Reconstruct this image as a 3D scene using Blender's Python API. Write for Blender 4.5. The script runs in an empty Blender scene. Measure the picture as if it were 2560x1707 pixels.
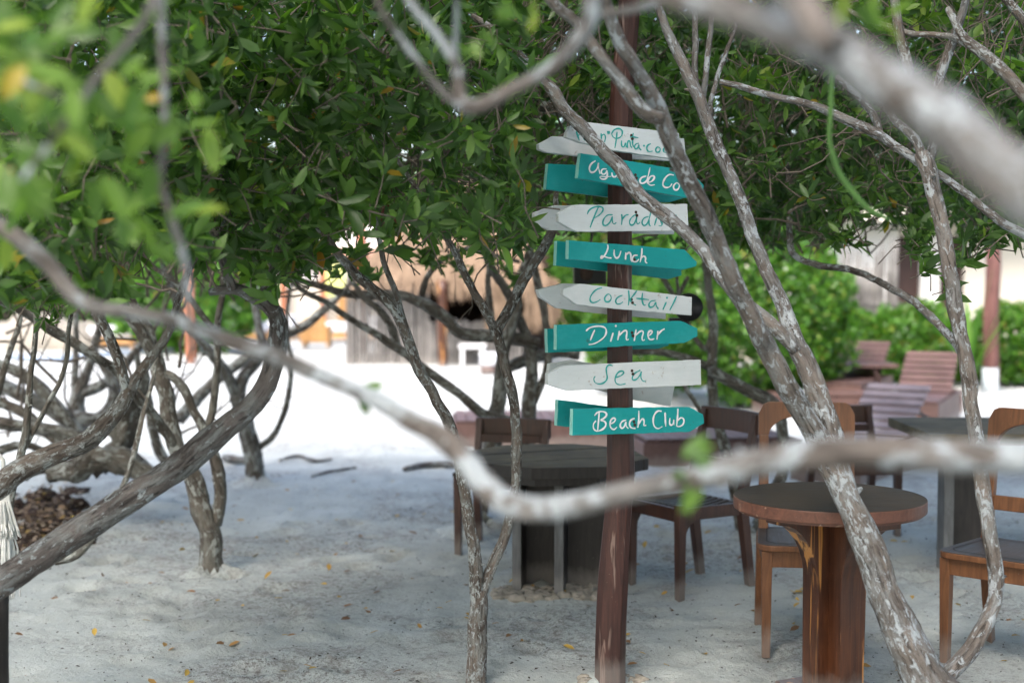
import bpy, bmesh, math, random
import numpy as np
from mathutils import Vector, Matrix, noise

# ------------------------------------------------------------------ camera, world, sun, exposure
S = bpy.context.scene
COL = S.collection
rad = math.radians
CAM_H, F, YH = 1.60, 3555.6, 663.0
TILT = math.atan((853.5 - YH) / F)
cam_d = bpy.data.cameras.new('camera'); cam = bpy.data.objects.new('camera', cam_d); COL.objects.link(cam)
cam.location = (0, 0, CAM_H); cam.rotation_euler = (rad(90) - TILT, 0, 0)
cam_d.lens = 50; cam_d.sensor_width = 36; cam_d.clip_start = 0.05; cam_d.clip_end = 2000
cam_d.dof.use_dof = True; cam_d.dof.focus_distance = 5.35; cam_d.dof.aperture_fstop = 1.6
S.camera = cam
SUN_EL, SUN_AZ = rad(50), rad(205)      # azimuth measured clockwise from +Y; the sun stands behind and left of the camera
w = bpy.data.worlds.new('World'); S.world = w; w.use_nodes = True
nt = w.node_tree; bg = nt.nodes['Background']
sky = nt.nodes.new('ShaderNodeTexSky'); sky.sky_type = 'NISHITA'; sky.sun_disc = False
sky.sun_elevation = SUN_EL; sky.sun_rotation = SUN_AZ; sky.air_density = 1.0; sky.dust_density = 4.0; sky.ozone_density = 0.5
nt.links.new(sky.outputs[0], bg.inputs[0]); bg.inputs[1].default_value = 0.15
sd = bpy.data.lights.new('sun', 'SUN'); sd.energy = 1.15; sd.angle = rad(30); sd.color = (1, .97, .93)
so = bpy.data.objects.new('sun', sd); COL.objects.link(so)
to_sun = Vector((math.sin(SUN_AZ) * math.cos(SUN_EL), math.cos(SUN_AZ) * math.cos(SUN_EL), math.sin(SUN_EL)))
so.rotation_euler = to_sun.to_track_quat('Z', 'Y').to_euler(); so.location = to_sun * 30
vs = S.view_settings; vs.view_transform = 'Standard'; vs.look = 'None'; vs.gamma = 1; vs.use_curve_mapping = False
vs.exposure = 1.9
S.cycles.max_bounces = 7; S.cycles.diffuse_bounces = 5; S.cycles.glossy_bounces = 2
S.cycles.transmission_bounces = 4; S.cycles.use_denoising = True; S.cycles.sample_clamp_indirect = 6
S.render.threads_mode = 'AUTO'

RNG = np.random.default_rng(7); R = random.Random(11)
ct, st = math.cos(TILT), math.sin(TILT)

def ray(px, py):
    x, y = (px - 1280) / F, (853.5 - py) / F
    return Vector((x, ct + y * st, -st + y * ct))
def P(px, py, d):
    r = ray(px, py); return Vector((0, 0, CAM_H)) + r * (d / r.y)
def G(px, py, z=0.0):
    r = ray(px, py); return Vector((0, 0, CAM_H)) + r * ((z - CAM_H) / r.z)
def onplane(px, py, p0, n):
    r = ray(px, py); o = Vector((0, 0, CAM_H)); return o + r * ((p0 - o).dot(n) / r.dot(n))

# ------------------------------------------------------------------ materials
class NT:
    def __init__(s, name):
        s.m = bpy.data.materials.new(name); s.m.use_nodes = True; s.t = s.m.node_tree
        s.p = s.t.nodes['Principled BSDF']; s.out = s.t.nodes['Material Output']; s.tc = None
    def n(s, typ, **kw):
        x = s.t.nodes.new(typ)
        for k, v in kw.items():
            if k.startswith('i_'):
                x.inputs[k[2:].replace('_', ' ')].default_value = v
            else: setattr(x, k, v)
        return x
    def l(s, a, b): s.t.links.new(a, b)
    def co(s, scale=(1, 1, 1), src='Object', attr=None):
        if attr:
            a = s.n('ShaderNodeAttribute', attribute_name=attr); o = a.outputs['Vector']
        else:
            if not s.tc: s.tc = s.n('ShaderNodeTexCoord')
            o = s.tc.outputs[src]
        m = s.n('ShaderNodeMapping'); m.inputs['Scale'].default_value = scale
        s.l(o, m.inputs[0]); return m.outputs[0]
    def noise(s, co, scale, detail=4, rough=.6, dist=0):
        x = s.n('ShaderNodeTexNoise'); x.inputs['Scale'].default_value = scale; x.inputs['Detail'].default_value = detail
        x.inputs['Roughness'].default_value = rough; x.inputs['Distortion'].default_value = dist
        s.l(co, x.inputs['Vector']); return x.outputs['Fac']
    def ramp(s, fac, stops, interp='LINEAR'):
        r = s.n('ShaderNodeValToRGB'); r.color_ramp.interpolation = interp
        e = r.color_ramp.elements
        while len(e) < len(stops): e.new(.5)
        for k, (p, c) in enumerate(stops):
            e[k].position = p; e[k].color = (c if len(c) == 4 else (*c, 1)) if hasattr(c, '__len__') else (c, c, c, 1)
        s.l(fac, r.inputs[0]); return r.outputs[0]
    def mix(s, fac, a, b, typ='MIX'):
        x = s.n('ShaderNodeMix', data_type='RGBA', blend_type=typ)
        for sock, v in ((x.inputs[0], fac), (x.inputs[6], a), (x.inputs[7], b)):
            if hasattr(v, 'is_output'): s.l(v, sock)
            elif hasattr(v, '__len__'): sock.default_value = (*v, 1) if len(v) == 3 else v
            else: sock.default_value = v
        return x.outputs[2]
    def bump(s, h, dist, strength=1.0, base=None):
        b = s.n('ShaderNodeBump'); b.inputs['Distance'].default_value = dist; b.inputs['Strength'].default_value = strength
        s.l(h, b.inputs['Height'])
        if base is not None: s.l(base, b.inputs['Normal'])
        return b.outputs[0]
    def fin(s, col, rough=.8, nrm=None, spec=.3):
        if hasattr(col, 'is_output'): s.l(col, s.p.inputs['Base Color'])
        else: s.p.inputs['Base Color'].default_value = (*col, 1)
        if hasattr(rough, 'is_output'): s.l(rough, s.p.inputs['Roughness'])
        else: s.p.inputs['Roughness'].default_value = rough
        s.p.inputs['Specular IOR Level'].default_value = spec
        if nrm is not None: s.l(nrm, s.p.inputs['Normal'])
        return s.m

def mat_bark(name, c1, c2, lichen, amount=.56, lscale=14):
    t = NT(name); co = t.co(attr='tube')
    st_ = t.co(scale=(1, 1, .22), attr='tube')
    a = t.noise(st_, 90, 5, .65, .6)
    base = t.ramp(a, [(.3, c1), (.7, c2)])
    big = t.noise(co, 5, 3, .6)
    base = t.mix(t.ramp(big, [(.42, 0), (.62, .75)]), base, (c2[0] * 1.35, c2[1] * 1.35, c2[2] * 1.35))
    l1 = t.noise(t.co(scale=(1, 1, .5), attr='tube'), lscale * 5.5, 5, .68, .7)
    l2 = t.noise(co, 7, 3, .6)
    add = t.n('ShaderNodeMath', operation='MULTIPLY_ADD'); t.l(l2, add.inputs[0]); add.inputs[1].default_value = .45; t.l(l1, add.inputs[2])
    mid = t.noise(t.co(scale=(1, 1, .4), attr='tube'), lscale * 2.2, 5, .7, .8)
    base = t.mix(t.ramp(mid, [(.46, 0), (.60, .8)]), base, (lichen[0] * .52, lichen[1] * .50, lichen[2] * .48))
    crk = t.noise(t.co(scale=(1, 1, .13), attr='tube'), 60, 4, .7, 1.0)
    base = t.mix(t.ramp(crk, [(.36, .75), (.46, 0)]), base, [c * .45 for c in c1])
    m = t.ramp(add.outputs[0], [(amount + .20, 0), (amount + .25, 1)])
    lc = t.mix(t.noise(co, 60, 3), lichen, (lichen[0] * .72, lichen[1] * .74, lichen[2] * .76))
    col = t.mix(m, base, lc)
    fine = t.noise(co, 260, 3)
    col = t.mix(.35, col, t.ramp(fine, [(.25, (.35, .34, .33)), (.75, (1.25, 1.25, 1.25))]), 'MULTIPLY')
    b = t.bump(a, .012, 1.0); b = t.bump(crk, .010, .9, b); b = t.bump(fine, .003, .5, b); b = t.bump(m, .002, .6, b)
    return t.fin(col, .9, b, .2)

def mat_leaf(name, stops, trans=.45, rough=.38):
    t = NT(name); g = t.n('ShaderNodeNewGeometry'); oi = t.n('ShaderNodeObjectInfo')
    a = t.n('ShaderNodeMath', operation='ADD'); t.l(g.outputs['Random Per Island'], a.inputs[0]); t.l(oi.outputs['Random'], a.inputs[1])
    fr = t.n('ShaderNodeMath', operation='FRACT'); t.l(a.outputs[0], fr.inputs[0])
    col = t.ramp(fr.outputs[0], stops)
    t.l(col, t.p.inputs['Base Color']); t.p.inputs['Roughness'].default_value = rough; t.p.inputs['Specular IOR Level'].default_value = .45
    tr = t.n('ShaderNodeBsdfTranslucent')
    tc = t.mix(1.0, col, (1.5, 1.75, .55), 'MULTIPLY'); t.l(tc, tr.inputs[0])
    mx = t.n('ShaderNodeMixShader'); mx.inputs[0].default_value = trans
    t.l(t.p.outputs[0], mx.inputs[1]); t.l(tr.outputs[0], mx.inputs[2]); t.l(mx.outputs[0], t.out.inputs[0])
    return t.m

def mat_wood(name, c1, c2, rough=.5, axis=(1, 1, .12), scale=40, worn=None, spec=.4, wornamt=.62, dust=.06):
    t = NT(name); co = t.co(scale=axis)
    a = t.noise(co, scale, 6, .65, 1.2)
    col = t.ramp(a, [(.28, c1), (.72, c2)])
    big = t.noise(t.co(), 3.5, 3)
    col = t.mix(t.ramp(big, [(.4, 0), (.65, .5)]), col, [c * .6 for c in c1])
    if worn:
        wn = t.noise(t.co(scale=axis), scale * .45, 3, .6, .8)
        col = t.mix(t.ramp(wn, [(wornamt, 0), (wornamt + .05, 1)]), col, worn)
    sp = t.noise(t.co(), 220, 2)
    col = t.mix(t.ramp(sp, [(.74, 0), (.78, .7)]), col, (.5, .45, .38))
    if dust:
        gp = t.n('ShaderNodeNewGeometry'); sp_ = t.n('ShaderNodeSeparateXYZ'); t.l(gp.outputs['Position'], sp_.inputs[0])
        dn = t.noise(t.co(scale=(1, 1, .4)), 18, 4, .7); ad = t.n('ShaderNodeMath', operation='MULTIPLY_ADD'); t.l(dn, ad.inputs[0]); ad.inputs[1].default_value = -.11; t.l(sp_.outputs[2], ad.inputs[2])
        col = t.mix(t.ramp(ad.outputs[0], [(0, .3), (dust, 0)]), col, (.33, .31, .285))
    rg = t.ramp(a, [(.2, rough - .1), (.8, rough + .15)])
    return t.fin(col, rg, t.bump(a, .0025, .6), spec)

def mat_paint(name, c, dirt, rough=.5, amt=.62):
    t = NT(name); co = t.co()
    a = t.noise(t.co(scale=(1, 1, 6)), 16, 5, .65)
    d = t.noise(co, 34, 5, .7)
    col = t.mix(t.ramp(a, [(.3, 0), (.75, .35)]), c, [x * .78 for x in c])
    col = t.mix(t.ramp(d, [(amt, 0), (amt + .05, .8)]), col, dirt)
    g = t.noise(t.co(scale=(1, 1, 14)), 60, 3)
    scr = t.noise(t.co(scale=(1, 1, 22)), 26, 6, .75, .3)
    col = t.mix(t.ramp(scr, [(.60, 0), (.72, .55)]), col, [x * .5 for x in c])
    pale = t.noise(co, 7, 4, .7)
    col = t.mix(t.ramp(pale, [(.5, 0), (.75, .35)]), col, [min(.7, x * 1.25 + .05) for x in c])
    return t.fin(col, rough, t.bump(g, .0015, .5), .35)

def mat_plain(name, c, rough=.6, spec=.4, var=.25, scale=9):
    t = NT(name); a = t.noise(t.co(), scale, 4)
    return t.fin(t.mix(t.ramp(a, [(.3, 0), (.7, 1)]), c, [x * (1 - var) for x in c]), rough, t.bump(t.noise(t.co(), 90, 3), .001, .4), spec)

M = {}
M['bark'] = mat_bark('bark_grey', (.040, .032, .027), (.155, .130, .110), (.46, .49, .48), .56)
M['bark_dark'] = mat_bark('bark_dark', (.034, .030, .029), (.125, .112, .105), (.38, .42, .43), .61, 9)
M['bark_far'] = mat_bark('bark_brown_grey', (.036, .031, .026), (.145, .128, .108), (.42, .44, .41), .555, 6)
M['bark_near'] = mat_bark('bark_near', (.050, .042, .037), (.17, .15, .135), (.42, .46, .48), .525, 3.6)
M['bark_pale'] = mat_bark('bark_pale', (.055, .046, .040), (.20, .175, .155), (.50, .54, .56), .56, 9)
M['twig'] = mat_plain('twig_bark', (.17, .145, .12), .9, .15, .5, 30)
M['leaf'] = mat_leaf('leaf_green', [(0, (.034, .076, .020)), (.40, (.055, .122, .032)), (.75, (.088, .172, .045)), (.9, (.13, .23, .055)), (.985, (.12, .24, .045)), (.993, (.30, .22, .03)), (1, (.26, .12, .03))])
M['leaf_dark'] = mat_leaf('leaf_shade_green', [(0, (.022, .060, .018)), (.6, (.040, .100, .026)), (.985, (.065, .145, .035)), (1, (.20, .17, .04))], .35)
M['leaf_light'] = mat_leaf('leaf_young_green', [(0, (.055, .125, .022)), (.5, (.095, .18, .03)), (.85, (.15, .25, .045)), (1, (.26, .33, .06))], .45)
M['leaf_bush'] = mat_leaf('leaf_bush_green', [(0, (.034, .10, .016)), (.5, (.065, .17, .022)), (.9, (.12, .26, .035)), (1, (.22, .18, .04))], .36)
M['debris_leaf'] = mat_leaf('debris_leaf', [(0, (.05, .035, .025)), (.5, (.14, .10, .07)), (.8, (.22, .18, .14)), (.95, (.26, .15, .07)), (1, (.30, .22, .05))], .05, .8)
M['litter'] = mat_leaf('dry_leaf', [(0, (.38, .22, .04)), (.4, (.45, .30, .06)), (.7, (.26, .13, .05)), (1, (.14, .08, .05))], .1, .7)

def mat_sand():
    t = NT('pale_sand'); co = t.co()
    a = t.noise(co, 1.1, 5, .62, .4); b = t.noise(co, 9, 5, .7); c = t.noise(co, 120, 4, .7); d = t.noise(co, 34, 5, .8)
    pm = t.ramp(t.noise(co, .75, 4, .65, .6), [(.44, .12), (.60, 1)])
    col = t.ramp(a, [(.3, (.34, .365, .35)), (.55, (.43, .465, .45)), (.8, (.53, .57, .555))])
    def spot(fac, lo, hi, amt, c_):
        nonlocal col
        mk = t.n('ShaderNodeMath', operation='MULTIPLY'); t.l(t.ramp(fac, [(lo, 0), (hi, amt)]), mk.inputs[0]); t.l(pm, mk.inputs[1])
        col = t.mix(mk.outputs[0], col, c_)
    spot(b, .46, .64, .75, (.27, .26, .245)); spot(d, .50, .60, .85, (.15, .14, .13)); spot(c, .53, .62, .75, (.13, .12, .11))
    # bare beach beyond the trees is cleaner, its colour toned down against the sun
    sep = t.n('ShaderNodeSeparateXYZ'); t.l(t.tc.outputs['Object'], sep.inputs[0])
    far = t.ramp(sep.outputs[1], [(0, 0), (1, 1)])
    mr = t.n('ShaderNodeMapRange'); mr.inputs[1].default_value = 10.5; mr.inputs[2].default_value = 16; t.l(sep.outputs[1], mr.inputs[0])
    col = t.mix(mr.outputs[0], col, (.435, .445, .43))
    n_ = t.bump(b, .03, .5); n_ = t.bump(d, .012, .7, n_); n_ = t.bump(c, .004, .6, n_)
    return t.fin(col, .95, n_, .1)
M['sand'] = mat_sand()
M['clod'] = mat_plain('sand_clod', (.36, .33, .28), .95, .1, .4, 25)
M['post'] = mat_wood('stained_post', (.024, .009, .007), (.085, .033, .025), .46, (1, 1, .08), 55, (.17, .115, .095), .4, .62)
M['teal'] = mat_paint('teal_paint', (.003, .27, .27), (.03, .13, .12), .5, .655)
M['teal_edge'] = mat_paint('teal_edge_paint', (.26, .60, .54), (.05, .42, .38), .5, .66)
M['white'] = mat_paint('white_paint', (.56, .61, .62), (.30, .25, .21), .6, .63)
M['white_letter'] = mat_plain('white_lettering', (.70, .71, .73), .6, .3, .08, 60)
M['teal_letter'] = mat_plain('teal_lettering', (.03, .36, .33), .6, .3, .25, 60)
M['nail'] = mat_plain('rusty_nail', (.045, .02, .012), .7)
M['table'] = mat_wood('varnished_wood', (.026, .008, .004), (.110, .036, .012), .36, (1, 1, .07), 34, (.42, .19, .05), .5, .56)
M['table_top'] = mat_wood('weathered_table_top', (.016, .014, .012), (.068, .052, .036), .6, (.1, 1, 1), 45, None, .15)
M['table_rim'] = mat_wood('table_rim_wood', (.075, .026, .015), (.17, .070, .042), .45, (1, 1, 1), 30, (.30, .19, .13), .5, .62)
M['chair'] = mat_wood('honey_wood', (.085, .032, .012), (.21, .088, .034), .42, (1, 1, .1), 40, None, .5)
M['chair_dark'] = mat_wood('brown_chair_wood', (.026, .011, .008), (.082, .034, .022), .42, (1, 1, .1), 40, None, .5)
M['seat'] = mat_wood('dark_seat_wood', (.024, .020, .018), (.070, .055, .046), .5, (1, .1, 1), 40, None, .25)
M['black_wood'] = mat_wood('blackened_wood', (.010, .009, .009), (.045, .038, .034), .45, (1, 1, .1), 36, (.12, .11, .11), .4, .70)
M['grey_edge'] = mat_wood('greyed_edge_wood', (.07, .07, .072), (.19, .20, .205), .6, (1, 1, .1), 36)
M['plank'] = mat_wood('weathered_planks', (.075, .066, .048), (.22, .19, .13), .7, (.12, 1, 1), 30, None, .1)
M['lounger'] = mat_wood('lounger_wood', (.075, .040, .034), (.145, .084, .072), .5, (1, .1, 1), 20)
M['lounger_slat'] = mat_wood('faded_slat_wood', (.22, .165, .160), (.38, .30, .29), .5, (1, .1, 1), 20)
M['dark'] = mat_plain('dark_void', (.012, .011, .011), .7)
M['wall'] = mat_plain('cream_plaster', (.60, .56, .48), .9, .2, .08, 1.2)
M['wall2'] = mat_plain('white_plaster', (.66, .65, .62), .9, .2, .06, 1.2)
M['door'] = mat_plain('dark_door_wood', (.05, .025, .02), .6)
M['thatch'] = mat_wood('dry_thatch', (.13, .09, .06), (.30, .215, .15), .9, (1, 1, .12), 18, None, .1)
M['stick'] = mat_wood('grey_stick', (.10, .095, .09), (.27, .255, .24), .85, (1, 1, .1), 20, None, .1)
M['orange_wood'] = mat_wood('orange_post_wood', (.26, .085, .04), (.44, .18, .10), .6, (1, 1, .1), 10, None, .3)
M['box_wood'] = mat_wood('golden_wood', (.36, .18, .06), (.50, .29, .12), .6, (1, 1, .1), 10, None, .3)
M['cushion'] = mat_plain('white_cushion', (.62, .63, .65), .9, .1, .06)
M['blue'] = mat_plain('blue_grey', (.30, .38, .50), .9, .1, .2)
M['rope'] = mat_wood('cotton_rope', (.55, .56, .54), (.82, .83, .80), .9, (1, 1, .05), 60, None, .1)
M['rock'] = mat_plain('driftwood_grey', (.22, .20, .18), .95, .1, .6, 7)
M['debris'] = mat_plain('dark_debris', (.07, .05, .04), .95, .1, .7, 22)
M['palm'] = mat_leaf('palm_green', [(0, (.06, .15, .03)), (1, (.13, .25, .05))], .35)
M['vine'] = mat_plain('green_vine', (.10, .22, .05), .6)
M['black'] = mat_plain('black_plastic', (.012, .012, .013), .4)
M['terracotta'] = mat_plain('terracotta_wall', (.42, .24, .18), .9)

# ------------------------------------------------------------------ object helpers
def tag(o, label=None, cat=None, group=None, kind=None):
    if label: o['label'] = label
    if cat: o['category'] = cat
    if group: o['group'] = group
    if kind: o['kind'] = kind
    return o
def thing(name, label, cat, loc=(0, 0, 0), rz=0, group=None):
    o = bpy.data.objects.new(name, None); COL.objects.link(o); o.location = loc; o.rotation_euler = (0, 0, rz)
    o.empty_display_size = .1
    return tag(o, label, cat, group)
def link(name, me, mats, parent=None, loc=None, local=False):
    """links mesh; if local is False the mesh is in world coordinates and is brought into the parent's frame"""
    o = bpy.data.objects.new(name, me); COL.objects.link(o)
    for m in (mats if isinstance(mats, (list, tuple)) else [mats]):
        if len(me.materials) < (len(mats) if isinstance(mats, (list, tuple)) else 1): me.materials.append(m)
    if parent is not None:
        o.parent = parent
        if not local:
            pm = world_of(parent); o.matrix_parent_inverse = pm.inverted()
    if loc is not None: o.location = loc
    return o
def world_of(o):
    m = o.matrix_basis.copy()
    return m if o.parent is None else world_of(o.parent) @ o.matrix_parent_inverse @ m

class MB:
    def __init__(s): s.v = []; s.f = []; s.mi = []; s.tube_co = []; s.has_t = False; s.sm = []
    def _add(s, vs_, fs, mi=0, sm=False, tc=None):
        n = len(s.v); s.v.extend([tuple(v) for v in vs_])
        s.f.extend([tuple(i + n for i in f) for f in fs]); s.mi.extend([mi] * len(fs)); s.sm.extend([sm] * len(fs))
        if tc is None: tc = [tuple(v) for v in vs_]
        else: s.has_t = True
        s.tube_co.extend(tc); return s
    def box(s, c, size, rz=0, mi=0, rot=None):
        hx, hy, hz = size[0] / 2, size[1] / 2, size[2] / 2
        m = rot if rot is not None else Matrix.Rotation(rz, 3, 'Z'); c = Vector(c)
        v = [c + m @ Vector((x * hx, y * hy, z * hz)) for x, y, z in
             ((-1, -1, -1), (1, -1, -1), (1, 1, -1), (-1, 1, -1), (-1, -1, 1), (1, -1, 1), (1, 1, 1), (-1, 1, 1))]
        return s._add(v, [(0, 3, 2, 1), (4, 5, 6, 7), (0, 1, 5, 4), (1, 2, 6, 5), (2, 3, 7, 6), (3, 0, 4, 7)], mi)
    def bar(s, a, b, wx, wy, mi=0, wx2=None, wy2=None):
        """tapered 4-sided bar from a to b (x/y section)"""
        a, b = Vector(a), Vector(b); wx2 = wx if wx2 is None else wx2; wy2 = wy if wy2 is None else wy2
        d = (b - a).normalized()
        X = Vector((1, 0, 0)) if abs(d.x) < .9 else Vector((0, 1, 0))
        Y = d.cross(X).normalized(); X = Y.cross(d).normalized()
        v = []
        for p, ax, ay in ((a, wx, wy), (b, wx2, wy2)):
            for sx, sy in ((-1, -1), (1, -1), (1, 1), (-1, 1)): v.append(p + X * sx * ax / 2 + Y * sy * ay / 2)
        return s._add(v, [(0, 3, 2, 1), (4, 5, 6, 7), (0, 1, 5, 4), (1, 2, 6, 5), (2, 3, 7, 6), (3, 0, 4, 7)], mi)
    def extrude(s, poly, vec, mi=0, side_mi=None):
        vec = Vector(vec); n = len(poly); poly = [Vector(p) for p in poly]
        v = poly + [p + vec for p in poly]
        s._add(v, [tuple(range(n)), tuple(range(2 * n - 1, n - 1, -1))], mi)
        k = len(s.v) - 2 * n
        fs = [(k + i, k + n + i, k + n + (i + 1) % n, k + (i + 1) % n) for i in range(n)]
        s.f.extend(fs)
        if side_mi is None: side_mi = mi
        s.mi.extend(side_mi if isinstance(side_mi, list) else [side_mi] * n); s.sm.extend([False] * n)
        return s
    def tube(s, pts, rads, sides=10, bump=.12, seed=0., mi=0, caps=True, nsc=9.):
        n = len(pts); pts = [Vector(p) for p in pts]
        T = [(pts[min(i + 1, n - 1)] - pts[max(i - 1, 0)]).normalized() for i in range(n)]
        ref = Vector((0, 1, 0)) if abs(T[0].y) < .9 else Vector((1, 0, 0))
        N = T[0].cross(ref).normalized(); L = 0; v = []; tc = []
        for i in range(n):
            if i:
                L += (pts[i] - pts[i - 1]).length
                N = (N - T[i] * N.dot(T[i])).normalized()
            B = T[i].cross(N)
            for k in range(sides):
                a = 2 * math.pi * k / sides; c_, s_ = math.cos(a), math.sin(a)
                r = rads[i]
                if bump: r *= 1 + bump * noise.noise(Vector((c_ * 1.3 + seed * 3.1, s_ * 1.3, L * nsc))) + bump * .6 * noise.noise(Vector((c_ * 3 + seed, s_ * 3, L * nsc * 2.6)))
                v.append(pts[i] + (N * c_ + B * s_) * r); tc.append((c_ * rads[i] + seed, s_ * rads[i], L + seed * 2.3))
        fs = [(i * sides + k, i * sides + (k + 1) % sides, (i + 1) * sides + (k + 1) % sides, (i + 1) * sides + k) for i in range(n - 1) for k in range(sides)]
        if caps: fs += [tuple(range(sides - 1, -1, -1)), tuple(range((n - 1) * sides, n * sides))]
        return s._add(v, fs, mi, True, tc)
    def mesh(s, name):
        me = bpy.data.meshes.new(name); me.from_pydata(s.v, [], s.f); me.update()
        if any(s.mi): me.polygons.foreach_set('material_index', s.mi)
        if any(s.sm): me.polygons.foreach_set('use_smooth', s.sm)
        if s.has_t:
            a = me.attributes.new('tube', 'FLOAT_VECTOR', 'POINT'); a.data.foreach_set('vector', np.array(s.tube_co, 'f').ravel())
        return me
    def build(s, name, mats, parent=None, local=False, bevel=0, **kw):
        o = link(name, s.mesh(name), mats, parent, local=local)
        if bevel:
            b = o.modifiers.new('bevel', 'BEVEL'); b.width = bevel; b.segments = 2; b.limit_method = 'ANGLE'; b.angle_limit = rad(40)
        return tag(o, **kw)

def catmull(pts, step):
    """pts: list of tuples (x,y,z,r); resample with spacing about step"""
    p = [np.array(q, float) for q in pts]; p = [2 * p[0] - p[1]] + p + [2 * p[-1] - p[-2]]; out = []
    for i in range(1, len(p) - 2):
        L = np.linalg.norm(p[i + 1][:3] - p[i][:3]); n = max(2, int(L / step))
        for k in range(n):
            t = k / n
            out.append(.5 * ((2 * p[i]) + (-p[i - 1] + p[i + 1]) * t + (2 * p[i - 1] - 5 * p[i] + 4 * p[i + 1] - p[i + 2]) * t * t + (-p[i - 1] + 3 * p[i] - 3 * p[i + 1] + p[i + 2]) * t ** 3))
    out.append(p[-2]); return np.array(out)

SEED = [0]
def limb(pts, d0=None, d1=None, step=.03, bump=.13, sides=12, wob=.004):
    """pts: (px,py,width px[,depth]) in the photograph's pixels at a depth in metres; returns MB"""
    n = len(pts); q = []
    for i, p in enumerate(pts):
        d = p[3] if len(p) > 3 else d0 + ((d1 if d1 is not None else d0) - d0) * i / max(1, n - 1)
        v = P(p[0], p[1], d); q.append((v.x, v.y, v.z, p[2] / 2 / F * d))
    c = catmull(q, step); SEED[0] += 1.37; sd_ = SEED[0]
    pp = [Vector(a[:3]) + Vector((noise.noise(Vector((i * .35, sd_, 0))), noise.noise(Vector((i * .35, sd_, 9))), noise.noise(Vector((i * .35, sd_, 5))))) * wob for i, a in enumerate(c)]
    # knots
    r = [max(.0012, a[3]) * (1 + .16 * max(0, noise.noise(Vector((i * step * 5, sd_ * 2, 3))))) for i, a in enumerate(c)]
    m = MB(); m.tube(pp, r, sides, bump, sd_ % 17); m.path = pp
    L = step * len(pp); rs = random.Random(int(sd_ * 100))
    for _ in range(int(L / .9) if max(r) > .006 else 0):
        i = rs.randrange(2, max(3, len(pp) - 2)); i = min(i, len(pp) - 2); T_ = (pp[i + 1] - pp[i - 1]).normalized()
        v = T_.cross(Vector((rs.gauss(0, 1), rs.gauss(0, 1), rs.gauss(0, 1)))).normalized(); v = (v + T_ * rs.uniform(-.2, .8)).normalized(); ln = r[i] * rs.uniform(1.25, 1.9)
        m.tube([pp[i], pp[i] + v * ln * .6, pp[i] + v * ln], [r[i] * .6, r[i] * .3, r[i] * .14], 7, .2, rs.uniform(0, 9))
    return m

# ------------------------------------------------------------------ leaves (numpy)
LEAF_T = [(0, 0), (.30, 1), (.68, .9), (1, 0)]
def leaves_mesh(name, base, dirs, nrm, length, width=.30, simple=False):
    N = len(base); dirs = dirs / np.linalg.norm(dirs, axis=1, keepdims=True)
    side = np.cross(dirs, nrm); side /= np.maximum(1e-6, np.linalg.norm(side, axis=1, keepdims=True))
    up = np.cross(side, dirs); L = length[:, None]; Wd = L * width / 2
    if simple:
        V = np.stack([base, base + dirs * L * .45 + side * Wd + up * L * .03, base + dirs * L, base + dirs * L * .45 - side * Wd + up * L * .03], 1)
        k = 4; quads = np.array([[0, 1, 2, 3]])
        F_ = (np.arange(N)[:, None, None] * k + quads).reshape(-1)
        me = bpy.data.meshes.new(name); me.vertices.add(N * 4); me.vertices.foreach_set('co', V.astype('f').ravel())
        me.loops.add(N * 4); me.loops.foreach_set('vertex_index', F_.astype('i'))
        me.polygons.add(N); me.polygons.foreach_set('loop_start', np.arange(N, dtype='i') * 4)
        me.update(); return me
    sag = -.10
    V = np.stack([base,
        base + dirs * L * .28 + side * Wd * .85 + up * Wd * .30, base + dirs * L * .28, base + dirs * L * .28 - side * Wd * .85 + up * Wd * .30,
        base + dirs * L * .66 + side * Wd * .92 + up * (Wd * .25 + L * sag * .4), base + dirs * L * .66 + up * L * sag * .4, base + dirs * L * .66 - side * Wd * .92 + up * (Wd * .25 + L * sag * .4),
        base + dirs * L + up * L * sag], 1)
    tri = [(0, 1, 2), (0, 2, 3), (4, 7, 5), (5, 7, 6)]; qd = [(1, 4, 5, 2), (2, 5, 6, 3)]
    loops = []; starts = []; o = 0; base_l = []
    for f in tri + qd: base_l.extend(f); starts.append(o); o += len(f)
    k = 8; nl = len(base_l)
    F_ = (np.arange(N)[:, None] * k + np.array(base_l)[None]).reshape(-1)
    st_ = (np.arange(N)[:, None] * nl + np.array(starts)[None]).reshape(-1)
    me = bpy.data.meshes.new(name); me.vertices.add(N * k); me.vertices.foreach_set('co', V.astype('f').ravel())
    me.loops.add(len(F_)); me.loops.foreach_set('vertex_index', F_.astype('i'))
    me.polygons.add(len(st_)); me.polygons.foreach_set('loop_start', st_.astype('i'))
    me.update(); me.polygons.foreach_set('use_smooth', np.ones(len(st_), bool)); return me

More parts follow.
